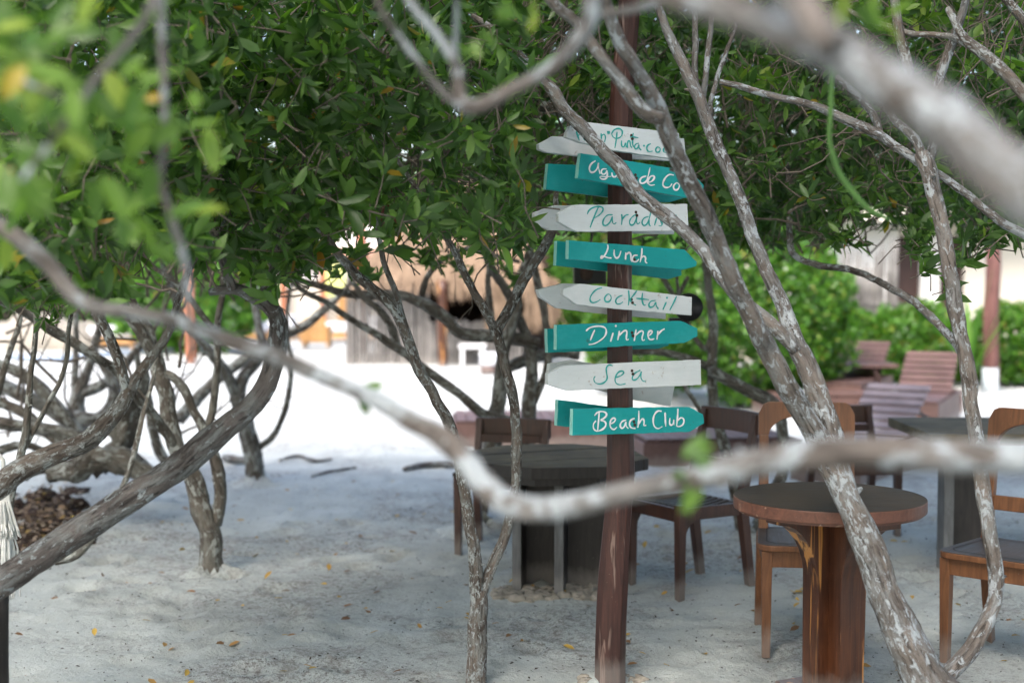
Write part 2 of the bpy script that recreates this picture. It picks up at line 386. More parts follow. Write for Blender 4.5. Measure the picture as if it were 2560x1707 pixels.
def rosettes(centers, n, length, jitter=.25, updir=None):
    """leaf transforms of n leaves around each twig end"""
    K = len(centers)
    ax = RNG.normal(size=(K, 3)) * .7 + (np.array([0, 0, .15]) if updir is None else updir)
    ax /= np.linalg.norm(ax, axis=1, keepdims=True)
    t = np.cross(ax, RNG.normal(size=(K, 3))); t /= np.linalg.norm(t, axis=1, keepdims=True); b = np.cross(ax, t)
    ang = (np.arange(n)[None] * 2.4 + RNG.uniform(0, 6.28, (K, 1)) + RNG.normal(size=(K, n)) * .25)
    sp = RNG.uniform(.35, 1.15, (K, n))
    back = RNG.uniform(0, .055, (K, n))
    d = ax[:, None] * np.cos(sp)[..., None] + (t[:, None] * np.cos(ang)[..., None] + b[:, None] * np.sin(ang)[..., None]) * np.sin(sp)[..., None]
    base = centers[:, None] - ax[:, None] * back[..., None]
    nr = ax[:, None] * 1.0 + RNG.normal(size=(K, n, 3)) * jitter
    L = length * RNG.uniform(.55, 1.2, (K, n)) * RNG.uniform(.75, 1.25, (K, 1))
    return base.reshape(-1, 3), d.reshape(-1, 3), nr.reshape(-1, 3), L.reshape(-1), ax

def twig_mesh(name, ends, axes, lens, r=.0016):
    """thin three-sided twigs, two segments each, ending at each rosette"""
    K = len(ends); me = bpy.data.meshes.new(name)
    bend = RNG.normal(size=(K, 3)) * .25
    d2 = axes + bend; d2 /= np.linalg.norm(d2, axis=1, keepdims=True)
    p2 = ends; p1 = ends - axes * lens[:, None] * .5; p0 = p1 - d2 * lens[:, None] * .5
    t = np.cross(axes, RNG.normal(size=(K, 3))); t /= np.linalg.norm(t, axis=1, keepdims=True); b = np.cross(axes, t)
    V = []
    for p, rr in ((p0, r * 1.8), (p1, r * 1.3), (p2, r * .7)):
        for k in range(3):
            a = k * 2.0944; V.append(p + (t * math.cos(a) + b * math.sin(a)) * rr)
    V = np.stack(V, 1)
    q = [(i * 3 + k, i * 3 + (k + 1) % 3, (i + 1) * 3 + (k + 1) % 3, (i + 1) * 3 + k) for i in range(2) for k in range(3)]
    F_ = (np.arange(K)[:, None] * 9 + np.array(q).reshape(-1)[None]).reshape(-1)
    me.vertices.add(K * 9); me.vertices.foreach_set('co', V.astype('f').ravel())
    me.loops.add(len(F_)); me.loops.foreach_set('vertex_index', F_.astype('i'))
    me.polygons.add(K * 6); me.polygons.foreach_set('loop_start', np.arange(K * 6, dtype='i') * 4); me.update()
    return me

def one_leaf_mesh(width=.32):
    return leaves_mesh('leaf', np.zeros((1, 3)), np.array([[0, 1., 0]]), np.array([[0, 0, 1.]]), np.array([1.]), width)

def leaf_objects(tree, base, d, nr, L, mat, name='leaf', width=.32):
    me = one_leaf_mesh(width); me.materials.append(mat); inv = world_of(tree).inverted()
    for i in range(len(base)):
        y = Vector(d[i]).normalized(); x = y.cross(Vector(nr[i])).normalized(); z = x.cross(y)
        m = Matrix((x, y, z)).transposed().to_4x4() * 1.0
        m = Matrix.Translation(Vector(base[i])) @ m @ Matrix.Scale(float(L[i]), 4)
        o = bpy.data.objects.new(name, me); COL.objects.link(o); o.parent = tree; o.matrix_basis = inv @ m

# ------------------------------------------------------------------ sand
def smooth(a, b, x):
    t = min(1, max(0, (x - a) / (b - a))); return t * t * (3 - 2 * t)
DENTS = {}
_r = random.Random(5)
for _ in range(900):
    x_, y_ = _r.uniform(-3.6, 4.2), _r.uniform(3.2, 13); DENTS.setdefault((int(x_ // .4), int(y_ // .4)), []).append((x_, y_, _r.uniform(.05, .11), _r.uniform(.010, .026), _r.uniform(0, 3.14)))
def dents(x, y):
    h = 0; i, j = int(x // .4), int(y // .4)
    for a in (i - 1, i, i + 1):
        for b in (j - 1, j, j + 1):
            for (cx, cy, r, dp, an) in DENTS.get((a, b), ()):
                u = (x - cx) * math.cos(an) + (y - cy) * math.sin(an); v = -(x - cx) * math.sin(an) + (y - cy) * math.cos(an)
                q = math.sqrt((u / (r * 1.5)) ** 2 + (v / r) ** 2)
                if q < 1.6: h += -dp * (1 - smooth(.3, 1.0, q)) + dp * .5 * math.exp(-((q - 1.1) / .25) ** 2)
    return h
def sand_h(x, y):
    near = 1 - smooth(14, 30, abs(y)) 
    h = .022 * noise.noise(Vector((x * .7, y * .7, 3))) + .014 * noise.noise(Vector((x * 2.2, y * 2.2, 1)))
    h += .012 * noise.noise(Vector((x * 6, y * 6, 4))) + .007 * noise.noise(Vector((x * 14, y * 14, 8)))
    if y < 14 and abs(x) < 5: h += dents(x, y)
    return h * (.25 + .75 * near)
xs = np.concatenate([-np.geomspace(5, 400, 24)[::-1], np.arange(-4.95, 4.96, .05), np.geomspace(5, 400, 24)])
ys = np.concatenate([-np.geomspace(3, 60, 12)[::-1], np.arange(-2.9, 2.9, .2), np.arange(2.9, 9, .04), np.arange(9, 16, .12), np.geomspace(16, 600, 34)])
vv = [(x, y, sand_h(x, y)) for y in ys for x in xs]; nx = len(xs)
ff = [(j * nx + i, j * nx + i + 1, (j + 1) * nx + i + 1, (j + 1) * nx + i) for j in range(len(ys) - 1) for i in range(nx - 1)]
me = bpy.data.meshes.new('sand'); me.from_pydata(vv, [], ff); me.polygons.foreach_set('use_smooth', [True] * len(ff))
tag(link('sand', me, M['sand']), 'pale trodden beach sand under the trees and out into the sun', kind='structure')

# ------------------------------------------------------------------ trees
# each limb: (name, [(px,py,width[,depth])...], d0, d1)
TREES = []
ANCHORS = []      # (point, tree index) used to hand leaf clusters to the nearest tree
def tree(label, limbs, bark='bark', base=None, extra=(), name='mangrove_tree', step=.03, tail=True):
    first = limbs[0][1][0]; d = limbs[0][2]
    b = P(first[0], first[1], first[3] if len(first) > 3 else d) if base is None else base
    t = thing(name, label, 'tree', (b.x, b.y, 0), group='low branching trees shading the sand')
    idx = len(TREES); TREES.append(t)
    for L in limbs:
        nm, pts, d0 = L[0], L[1], L[2]; d1 = L[3] if len(L) > 3 else d0
        m = limb(pts, d0, d1, step); m.build(nm, M[bark], t)
        ANCHORS.append((m.path[-1], idx)); ANCHORS.append((m.path[len(m.path) * 2 // 3], idx))
    for e in extra: ANCHORS.append((Vector(e), idx))
    return t

T1 = tree('tree with thick dark trunk curving from lower left corner up to a hooked knot', [
    ('trunk', [(-330, 1640, 90), (-150, 1560, 84), (-10, 1465, 78), (100, 1390, 76), (230, 1305, 74), (350, 1230, 70), (450, 1165, 66), (540, 1090, 62), (600, 1040, 58), (650, 985, 54), (683, 910, 50), (697, 835, 44), (688, 785, 42), (640, 745, 36), (580, 722, 28), (525, 730, 20)], 4.45, 4.8),
    ('branch', [(582, 722, 26), (568, 690, 22), (556, 650, 20), (540, 610, 18), (520, 560, 15), (505, 480, 12), (520, 380, 9), (560, 300, 6)], 4.75, 4.6),
    ('branch', [(655, 745, 26), (665, 722, 24), (672, 700, 20), (690, 640, 14), (700, 560, 12), (740, 470, 9), (760, 380, 6)], 4.8, 4.9),
], 'bark_dark', extra=[P(300, 300, 4.6), P(100, 400, 4.4), P(500, 150, 4.6)])
T2 = tree('dark speckled trunk rising from the left edge and forking into two thin white patched limbs', [
    ('trunk', [(-260, 1310, 66), (-120, 1270, 62), (-10, 1225, 60), (45, 1180, 58), (113, 1143, 54), (180, 1120, 50), (225, 1098, 50), (270, 1056, 46), (300, 1018, 40), (322, 975, 34)], 4.7, 4.9),
    ('branch', [(318, 985, 28), (308, 937, 26), (294, 891, 26), (269, 833, 26), (242, 785, 27), (236, 732, 26), (223, 676, 26), (205, 620, 24), (180, 560, 20), (160, 470, 14), (170, 380, 9)], 4.9, 4.8),
    ('branch', [(322, 975, 32), (352, 933, 26), (378, 893, 24), (407, 854, 22), (430, 808, 20), (444, 759, 18), (458, 715, 18), (478, 661, 17), (501, 627, 16), (531, 600, 14), (570, 530, 11), (600, 450, 8)], 4.9, 5.0),
], 'bark', extra=[P(60, 150, 4.6), P(250, 450, 5)])
T3 = tree('slender tree with a mossy dark fluted base standing in open sand left of the path', [
    ('trunk', [(532, 1440, 92), (530, 1422, 72), (528, 1400, 60), (526, 1340, 54), (505, 1275, 52), (480, 1190, 46), (442, 1121, 44), (422, 1039, 42), (415, 984, 40), (398, 930, 38), (385, 880, 38)], 7.35, 7.3),
    ('branch', [(392, 900, 34), (361, 845, 32), (321, 784, 30), (294, 738, 26), (263, 689, 24), (235, 650, 20), (190, 580, 14), (150, 500, 9)], 7.3, 7.0),
    ('branch', [(385, 885, 32), (372, 830, 30), (349, 790, 30), (320, 740, 26), (300, 690, 22), (290, 620, 18), (300, 520, 12)], 7.3, 7.6),
    ('branch', [(538, 1310, 34), (549, 1260, 32), (550, 1200, 30), (536, 1143, 28), (515, 1088, 28), (497, 1050, 24), (482, 1025, 22), (456, 968, 22), (430, 940, 20), (415, 932, 16)], 7.35, 7.3),
    ('branch', [(512, 1085, 24), (530, 1030, 20), (540, 957, 19), (544, 894, 18), (543, 820, 17), (550, 771, 17), (556, 735, 16), (560, 660, 13), (580, 560, 10)], 7.35, 7.3),
    ('branch', [(538, 826, 17), (516, 804, 16), (486, 762, 15), (446, 713, 14), (400, 680, 12), (350, 640, 9)], 7.3, 7.1),
    ('branch', [(437, 1110, 26), (398, 1059, 26), (367, 1020, 26), (337, 986, 24), (288, 924, 24), (245, 897, 24), (184, 857, 25), (122, 820, 25), (61, 781, 22), (0, 750, 20), (-80, 700, 18)], 7.3, 6.4),
], 'bark_far', base=G(530, 1436), extra=[P(400, 300, 7), P(150, 200, 7)])
T4 = tree('grey forked tree farther back at the sunlit edge with a thin curling side shoot', [
    ('trunk', [(640, 1218, 84), (639, 1205, 62), (637, 1190, 50), (634, 1150, 46), (622, 1094, 46), (606, 1028, 44), (592, 985, 42)], 10.4),
    ('branch', [(596, 1000, 34), (568, 940, 30), (537, 894, 26), (503, 854, 22), (460, 800, 18), (430, 730, 16), (400, 640, 12)], 10.4, 10.2),
    ('branch', [(597, 985, 34), (610, 940, 32), (640, 905, 30), (656, 870, 26), (646, 814, 20), (636, 740, 18), (640, 650, 14)], 10.4, 10.6),
    ('branch', [(648, 1118, 16), (680, 1094, 15), (708, 1039, 14), (724, 973, 14), (727, 902, 13), (721, 863, 13), (716, 800, 11), (726, 720, 9), (740, 640, 8)], 10.4),
    ('branch', [(445, 1050, 34), (480, 1010, 32), (521, 968, 30), (565, 930, 28), (626, 890, 26), (690, 850, 26), (727, 830, 25), (767, 811, 24), (813, 771, 20), (844, 744, 16), (890, 690, 12)], 11.0),
], 'bark_far', base=G(640, 1212), extra=[P(650, 400, 10), P(450, 500, 11)])
T5 = tree('tangle of pale sprawling grey trunks and roots at the far left', [
    ('trunk', [(210, 1110, 40), (200, 1070, 44), (192, 1010, 40), (205, 960, 30), (222, 918, 24), (242, 845, 20), (262, 760, 16), (270, 660, 12)], 10.6),
    ('branch', [(196, 1030, 34), (188, 980, 20), (187, 937, 18), (190, 870, 16), (190, 814, 14), (186, 740, 12)], 10.6),
    ('branch', [(150, 1046, 34), (199, 1046, 38), (245, 1046, 34), (280, 1015, 34), (286, 960, 30), (262, 920, 22), (235, 880, 18)], 10.4),
    ('branch', [(200, 985, 26), (251, 964, 26), (300, 930, 24), (330, 890, 20), (380, 830, 16)], 10.6),
    ('branch', [(-60, 900, 22), (0, 912, 26), (61, 938, 30), (96, 966, 34), (131, 1005, 36), (168, 1050, 36), (210, 1100, 34), (260, 1150, 30)], 9.2),
    ('branch', [(-60, 940, 34), (0, 961, 36), (61, 990, 38), (120, 1020, 36), (180, 1060, 34)], 9.8),
    ('branch', [(-60, 980, 20), (0, 1007, 24), (61, 1032, 24), (110, 1075, 24), (180, 1130, 26), (260, 1160, 30), (340, 1178, 30)], 9.0),
    ('branch', [(450, 1190, 22), (400, 1130, 26), (380, 1060, 24), (372, 1000, 22), (350, 930, 18), (340, 870, 14)], 9.6),
    ('branch', [(250, 1170, 46), (290, 1130, 40), (330, 1150, 46), (380, 1185, 40), (440, 1180, 24)], 9.4),
], 'bark_far', base=G(210, 1165), extra=[P(50, 600, 9), P(200, 500, 10)])
T5b = tree('clump of thin upright grey stems standing just inside the left edge', [
    ('trunk', [(20, 1300, 18), (30, 1240, 18), (48, 1150, 20), (62, 1090, 20), (70, 1028, 17), (77, 937, 15), (88, 845, 13), (89, 753, 12), (80, 680, 10), (60, 600, 8)], 5.9, 5.8),
    ('branch', [(55, 1130, 14), (90, 1065, 13), (122, 1007, 13), (147, 961, 12), (165, 906, 12), (172, 830, 12), (181, 753, 11), (185, 680, 9), (200, 600, 7)], 5.9, 5.7),
    ('branch', [(-20, 1030, 24), (0, 960, 20), (15, 906, 16), (37, 845, 14), (52, 790, 12), (50, 700, 10)], 7.0),
    ('branch', [(137, 1404, 18), (192, 1386, 22), (236, 1335, 20), (266, 1290, 18), (298, 1240, 15), (329, 1160, 14), (346, 1083, 13), (358, 1030, 12), (380, 960, 9), (392, 900, 7)], 6.6, 6.8),
], 'bark_far', base=G(20, 1500), extra=[P(20, 500, 6)])
T6 = tree('slim whitish tree forking twice, standing just left of the signpost', [
    ('trunk', [(1192, 1760, 58), (1191, 1700, 52), (1191, 1640, 50), (1193, 1560, 47), (1196, 1500, 46), (1195, 1475, 44)], 5.4),
    ('branch', [(1193, 1490, 34), (1188, 1423, 34), (1185, 1368, 31), (1173, 1313, 31), (1162, 1231, 30), (1153, 1171, 30), (1143, 1120, 30), (1122, 1058, 30), (1080, 979, 27), (1041, 913, 26), (1022, 850, 26), (998, 794, 26), (972, 755, 27), (929, 720, 24), (888, 687, 24), (858, 652, 22), (820, 600, 18), (770, 540, 14), (700, 470, 10), (640, 410, 7)], 5.4, 5.0),
    ('branch', [(1026, 858, 20), (1008, 801, 17), (994, 746, 15), (977, 698, 14), (960, 653, 13), (948, 601, 12), (938, 540, 10), (920, 460, 8), (880, 380, 6)], 5.25, 5.1),
    ('branch', [(1197, 1490, 32), (1211, 1462, 28), (1236, 1400, 27), (1258, 1352, 27), (1273, 1300, 25), (1287, 1231, 25), (1290, 1176, 26), (1292, 1094, 26), (1284, 1001, 25), (1266, 929, 26), (1252, 870, 26), (1238, 822, 28)], 5.4, 5.5),
    ('branch', [(1238, 832, 26), (1222, 796, 21), (1198, 751, 20), (1170, 701, 20), (1146, 650, 18), (1122, 603, 16), (1098, 563, 15), (1074, 516, 14), (1030, 455, 12), (992, 400, 10), (940, 330, 8), (900, 260, 6)], 5.5, 5.4),
    ('branch', [(1238, 832, 28), (1260, 794, 27), (1282, 753, 27), (1310, 701, 26), (1343, 646, 24), (1375, 590, 22), (1390, 550, 18), (1392, 483, 12), (1420, 430, 9), (1460, 400, 7)], 5.5, 5.9),
    ('branch', [(1288, 1290, 18), (1300, 1262, 12)], 5.4),
], 'bark', base=G(1192, 1712), extra=[P(800, 200, 5.2), P(1100, 200, 5.5), P(650, 450, 5), P(950, 500, 5.5)], step=.022)
T7 = tree('dark leaning tree behind the dining set with a long level limb reaching left', [
    ('trunk', [(1180, 1330, 44), (1196, 1290, 44), (1215, 1200, 46), (1232, 1097, 46), (1238, 1042, 42), (1250, 973, 38), (1254, 921, 34), (1262, 870, 30), (1285, 790, 26), (1300, 700, 22), (1330, 600, 18), (1340, 480, 12)], 8.9),
    ('trunk', [(1270, 1330, 40), (1300, 1250, 40), (1319, 1090, 40), (1323, 1008, 38), (1329, 939, 32), (1324, 870, 28), (1295, 790, 26), (1266, 725, 22), (1232, 674, 20), (1200, 600, 16), (1180, 500, 10)], 9.0),
    ('branch', [(1330, 1010, 22), (1350, 968, 20), (1366, 925, 20), (1372, 860, 20), (1363, 801, 18), (1358, 765, 20), (1342, 698, 20), (1330, 630, 14)], 9.0),
    ('branch', [(1345, 860, 34), (1300, 850, 34), (1256, 842, 34), (1187, 838, 32), (1145, 830, 30), (1122, 803, 30), (1084, 773, 34), (1043, 752, 26), (998, 738, 24), (929, 738, 24), (874, 735, 22), (813, 719, 18), (765, 705, 16), (721, 690, 13), (670, 660, 10)], 9.0, 8.6),
    ('branch', [(1052, 757, 20), (1063, 704, 15), (1084, 670, 15), (1118, 643, 14), (1170, 622, 12), (1240, 640, 12), (1300, 655, 10)], 8.9),
    ('branch', [(1285, 1056, 26), (1240, 1042, 26), (1204, 1032, 26), (1153, 988, 24), (1084, 939, 24), (1040, 905, 22), (998, 873, 22), (929, 829, 18), (860, 786, 16), (810, 752, 15), (767, 732, 14), (706, 685, 12), (650, 640, 9)], 8.8, 8.3),
    ('branch', [(992, 866, 20), (975, 810, 18), (946, 773, 17), (912, 745, 15), (880, 700, 12)], 8.6),
    ('branch', [(1255, 925, 30), (1300, 905, 32), (1345, 890, 30), (1400, 880, 26), (1450, 890, 22)], 9.2),
    ('branch', [(1235, 850, 16), (1225, 760, 16), (1220, 700, 14), (1225, 640, 12)], 8.9),
], 'bark_far', base=G(1195, 1325), extra=[P(1150, 350, 8.5), P(950, 400, 8), P(1400, 300, 8.5)])
T8 = tree('large tree with paired leaning trunks crossing before the signpost and round table', [
    ('trunk', [(2390, 1790, 130), (2320, 1705, 116), (2270, 1610, 100), (2218, 1500, 84), (2183, 1405, 78), (2150, 1319, 72), (2118, 1242, 66), (2088, 1176, 72), (2050, 1100, 78)], 4.55, 4.75),
    ('branch', [(2068, 1130, 64), (2007, 1035, 56), (1963, 957, 56), (1910, 858, 50), (1900, 840, 48), (1858, 752, 46), (1820, 670, 46), (1784, 585, 46), (1757, 520, 45), (1717, 444, 44), (1681, 361, 44), (1650, 285, 42), (1622, 225, 38), (1590, 175, 36), (1546, 99, 34), (1518, 16, 30), (1500, -80, 28)], 4.75, 3.9),
    ('branch', [(1655, 295, 30), (1628, 290, 34), (1595, 263, 36), (1560, 215, 34), (1535, 181, 32), (1480, 110, 30), (1436, 55, 28), (1387, 11, 26), (1340, -60, 24)], 4.1, 4.0),
    ('branch', [(1872, 790, 34), (1835, 730, 36), (1797, 682, 34), (1764, 633, 34), (1724, 590, 33), (1687, 557, 33), (1626, 511, 34), (1580, 468, 34), (1550, 419, 34), (1504, 373, 33), (1458, 321, 33), (1412, 275, 32), (1376, 219, 30), (1326, 170, 26), (1290, 130, 22), (1240, 80, 18), (1180, 40, 14)], 4.85, 5.3),
    ('branch', [(2092, 1170, 66), (2078, 1083, 56), (2051, 1005, 56), (2010, 902, 54), (1985, 850, 50), (1958, 768, 40), (1919, 680, 36), (1881, 592, 34), (1848, 494, 32), (1812, 406, 32), (1777, 329, 31), (1745, 240, 30), (1714, 175, 28), (1672, 88, 24), (1639, 0, 20), (1610, -80, 18)], 4.75, 5.6),
    ('branch', [(1848, 745, 34), (1890, 780, 34), (1950, 830, 34), (1990, 880, 30)], 4.85, 4.8),
    ('branch', [(1740, 235, 18), (1737, 181, 16), (1738, 110, 16), (1738, 20, 14), (1735, -60, 12)], 5.5),
    ('branch', [(1752, 262, 18), (1762, 208, 16), (1768, 150, 15), (1776, 80, 14), (1790, -40, 12)], 5.5),
    ('branch', [(1778, 290, 14), (1777, 258, 12), (1796, 186, 11), (1815, 130, 10), (1834, 80, 9), (1850, 20, 8)], 5.5),
], 'bark_pale', base=G(2390, 1740), extra=[P(1600, 150, 5), P(1450, 100, 5), P(1800, 100, 5.5)], step=.022)
T9 = tree('thin crooked tree with white lichen patches rising at the right of the thick trunk', [
    ('trunk', [(2330, 1735, 46), (2369, 1688, 44), (2429, 1622, 42), (2468, 1549, 38), (2488, 1490, 36), (2490, 1423, 36), (2475, 1330, 36), (2462, 1258, 36), (2451, 1176, 36), (2440, 1083, 38), (2426, 1012, 36), (2424, 957, 40), (2412, 880, 38), (2401, 836, 36), (2387, 758, 36), (2373, 670, 36), (2358, 577, 36), (2339, 500, 38), (2322, 428, 42), (2308, 385, 42)], 4.7, 5.2),
    ('branch', [(2306, 395, 26), (2288, 350, 22), (2262, 322, 20), (2237, 302, 18), (2190, 230, 14), (2150, 150, 10)], 5.2, 5.4),
    ('branch', [(2322, 400, 26), (2334, 350, 22), (2338, 280, 22), (2350, 195, 24), (2375, 121, 24), (2395, 70, 22), (2410, 20, 20), (2425, -60, 18)], 5.2, 5.0),
    ('branch', [(1800, 205, 14), (1840, 214, 16), (1876, 225, 17), (1963, 247, 18), (2029, 263, 20), (2106, 296, 24), (2183, 329, 24), (2248, 373, 22), (2292, 402, 24), (2358, 444, 20), (2440, 505, 20), (2501, 554, 22), (2560, 585, 22), (2640, 630, 22)], 5.4, 5.2),
    ('branch', [(2205, 345, 16), (2190, 300, 20), (2165, 262, 18), (2132, 228, 16), (2090, 190, 12)], 5.4),
    ('branch', [(2420, 930, 22), (2405, 880, 24), (2358, 823, 21), (2320, 785, 20), (2276, 748, 19), (2230, 722, 18), (2194, 702, 17), (2128, 675, 17), (2051, 664, 16), (1991, 642, 16), (1975, 603, 16), (1974, 494, 14), (1970, 420, 12), (1990, 350, 8)], 5.0, 7.2),
], 'bark_pale', base=G(2340, 1725), extra=[P(2100, 450, 6), P(2300, 550, 6), P(2450, 600, 5.6), P(2200, 150, 6)], step=.022)
T9b = tree('leaning tree limb coming down out of the upper right corner behind the blurred one', [
    ('trunk', [(2790, 700, 60), (2700, 400, 44), (2620, 290, 36), (2560, 236, 32), (2515, 185, 30), (2468, 143, 28), (2425, 110, 26), (2400, 80, 20), (2370, 20, 16)], 4.6, 5.0),
    ('branch', [(2420, 112, 18), (2380, 92, 16), (2330, 88, 15), (2270, 82, 15), (2200, 60, 14), (2150, 40, 12), (2090, 10, 10)], 5.0, 5.4),
    ('branch', [(2274, 190, 24), (2262, 140, 26), (2250, 90, 26), (2240, 30, 24), (2232, -60, 22)], 5.2),
    ('branch', [(2600, 90, 24), (2550, 40, 22), (2500, -20, 20)], 5.4),
    ('branch', [(2560, 480, 16), (2500, 420, 14), (2430, 330, 12), (2400, 250, 10)], 6.4),
], 'bark', base=P(2790, 1500, 4.6), extra=[P(2500, 300, 6), P(2600, 100, 6), P(2400, 50, 6)])
T11 = tree('slim dark tree just behind the right end of the signboards, low limb reaching right', [
    ('trunk', [(1880, 1348, 50), (1858, 1320, 40), (1838, 1230, 30), (1815, 1130, 28), (1800, 1080, 26), (1784, 1012, 26), (1780, 918, 24), (1783, 850, 24), (1783, 800, 22), (1770, 711, 20), (1760, 620, 18), (1730, 520, 14), (1700, 420, 10)], 8.3),
    ('branch', [(1778, 925, 30), (1800, 940, 30), (1837, 958, 30), (1890, 985, 32), (1935, 1010, 34), (1952, 1050, 30), (1958, 1110, 30), (1950, 1200, 30), (1900, 1300, 32), (1880, 1348, 30)], 8.2, 8.4),
    ('branch', [(1755, 1040, 12), (1735, 1000, 11), (1711, 965, 11), (1690, 920, 10)], 8.0),
    ('branch', [(1778, 920, 20), (1745, 905, 20), (1700, 890, 18), (1650, 880, 18), (1590, 878, 18), (1520, 885, 16)], 8.4),
    ('branch', [(1785, 820, 16), (1765, 870, 14), (1735, 840, 12), (1700, 760, 10), (1690, 660, 8)], 8.3),
    ('branch', [(1560, 640, 12), (1620, 640, 12), (1655, 690, 14), (1690, 740, 12), (1720, 690, 10)], 8.6),
], 'bark_far', base=G(1880, 1345), extra=[P(1850, 450, 8), P(1600, 500, 8), P(2000, 450, 8.5), P(1950, 550, 8)])

# foreground, strongly out of focus
FG = tree('near tree whose blurred pale limb sweeps right across in front of the signpost', [
    ('branch', [(-160, 480, 40), (0, 565, 40), (66, 614, 42), (126, 669, 42), (181, 740, 42), (247, 768, 36), (329, 779, 32), (411, 795, 32), (494, 823, 34), (580, 852, 40), (640, 874, 40), (706, 898, 40), (767, 927, 40), (880, 970, 42), (942, 997, 46), (1025, 1055, 50), (1079, 1078, 54), (1130, 1112, 64), (1172, 1160, 62), (1212, 1212, 64), (1258, 1252, 64), (1326, 1276, 62), (1408, 1270, 60), (1491, 1248, 60), (1573, 1228, 62), (1720, 1196, 64), (1810, 1172, 70), (1919, 1152, 74), (2057, 1136, 78), (2194, 1130, 84), (2358, 1136, 84), (2560, 1146, 84), (2900, 1170, 90, 1.72), (3300, 1290, 100, 1.7), (3600, 1750, 115, 1.7), (3750, 2700, 125, 1.7), (3780, 4100, 140, 1.7)], 2.7, 1.75),
], 'bark_near', base=P(2900, 1500, 1.75), extra=[])
FG2 = tree('nearest tree, its thick grey limb slanting down through the upper right corner', [
    ('trunk', [(4000, 5700, 260, 1.1), (3950, 3200, 240, 1.1), (3700, 1700, 225, 1.12), (3420, 1050, 210, 1.13), (3100, 760, 196), (2800, 600, 190), (2640, 520, 168), (2495, 417, 156), (2413, 340, 148), (2303, 263, 136), (2194, 192, 126), (2084, 126, 114), (1974, 76, 100), (1865, 40, 86), (1740, 0, 84), (1600, -50, 76)], 1.15, 1.5),
    ('branch', [(2084, 120, 90), (2030, 40, 80), (1960, -40, 74), (1880, -130, 70)], 1.3, 1.4),
], 'bark_pale', base=P(3100, 1500, 1.15), extra=[])
FG3 = tree('near tree showing a forked pale limb and bare twigs at the top centre', [
    ('branch', [(1478, -60, 46), (1480, 10, 46), (1472, 60, 44), (1441, 112, 42), (1381, 165, 36), (1299, 212, 34), (1217, 255, 38), (1165, 264, 42), (1148, 240, 34), (1142, 165, 28), (1112, 115, 27), (1068, 60, 25), (1025, 0, 22), (990, -60, 20)], 2.3, 2.4),
    ('branch', [(1160, 262, 26), (1118, 241, 22), (1041, 154, 18), (970, 55, 16), (942, 0, 15), (920, -60, 14)], 2.4),
    ('branch', [(1140, 160, 16), (1138, 100, 14), (1140, 0, 13), (1145, -60, 12)], 2.5),
    ('branch', [(1475, 40, 24), (1540, 30, 22), (1600, 20, 20), (1680, 0, 20)], 2.4),
], 'bark_near', base=P(1500, -900, 2.3), extra=[])
FG4 = tree('near shrubby tree at the left with thin twigs and large soft yellow green leaves', [
    ('branch', [(395, -60, 20), (400, 20, 20), (408, 110, 20), (410, 220, 18), (412, 356, 20), (402, 439, 20), (428, 548, 20), (461, 658, 20), (475, 768, 18), (478, 830, 16), (482, 900, 12)], 2.2),
    ('branch', [(400, -40, 24), (356, 60, 22), (310, 110, 20), (274, 154, 20), (235, 205, 18), (192, 263, 18), (150, 320, 16), (110, 384, 14), (60, 450, 12)], 2.1, 1.9),
    ('branch', [(192, 263, 14), (110, 230, 13), (40, 190, 12), (-60, 160, 12)], 1.95),
], 'bark_near', base=P(-500, 1000, 2.2), extra=[])
N_FG = 4

# brown limb in the crown, behind the forked near branch
m = limb([(1200, 246, 22), (1288, 252, 24), (1350, 265, 26), (1408, 282, 26), (1440, 300, 18)], 6.2); m.build('branch', M['bark_far'], T7)

# ------------------------------------------------------------------ crowns
UND = [(-600, 800), (0, 750), (150, 770), (300, 700), (400, 640), (500, 610), (600, 680), (700, 740), (760, 650), (850, 600), (950, 565), (1050, 585), (1200, 615), (1350, 605), (1420, 590), (1560, 570), (1700, 610), (1800, 620), (1950, 610), (2050, 600), (2180, 540), (2300, 560), (2420, 600), (2560, 580), (3200, 640)]
ux = np.array([a for a, b in UND], float); uy = np.array([b for a, b in UND], float)
def to_world(px, py, d):
    x = (px - 1280) / F; y = (853.5 - py) / F
    ry = ct + y * st; rz = -st + y * ct; k = d / ry
    return np.stack([x * k, ry * k, CAM_H + rz * k], 1)
anc = np.array([tuple(a[0]) for a in ANCHORS]); anc_i = np.array([a[1] for a in ANCHORS])
keep = anc_i < len(TREES) - N_FG; anc = anc[keep]; anc_i = anc_i[keep]
def owner(c):
    out = np.empty(len(c), int)
    for i in range(0, len(c), 4000):
        d = ((c[i:i + 4000, None] - anc[None]) ** 2).sum(2); out[i:i + 4000] = anc_i[d.argmin(1)]
    return out

def region(n, x0, x1, y0, y1, d0, d1, fade=60, dy=0, clump=.55):
    px = RNG.uniform(x0, x1, n); py = RNG.uniform(y0, y1, n); d = RNG.uniform(d0, d1, n)
    lim = np.interp(px, ux, uy) + dy + RNG.normal(size=n) * fade * .5 + np.array([noise.noise(Vector((a / 60, b, 2))) * 45 for a, b in zip(px, d)])
    ok = py < lim
    c = to_world(px, py, d)
    cl = np.array([noise.noise(Vector(tuple(v * 2.6))) for v in c])
    ok &= cl > -clump + RNG.uniform(0, .5, n) - .25
    mid = (px > 880) & (px < 1420) & (py > 260) & (d > 5.0); ok &= ~(mid & (RNG.uniform(0, 1, n) < .42))
    return c[ok]
parts = {}   # tree index -> list of (base,d,nr,L,kind)
def give(c, n, length, key):
    b, d, nr, L, ax = rosettes(c, n, length)
    o = owner(c)
    return c, b, d, nr, L, ax, o, n, key
batches = []
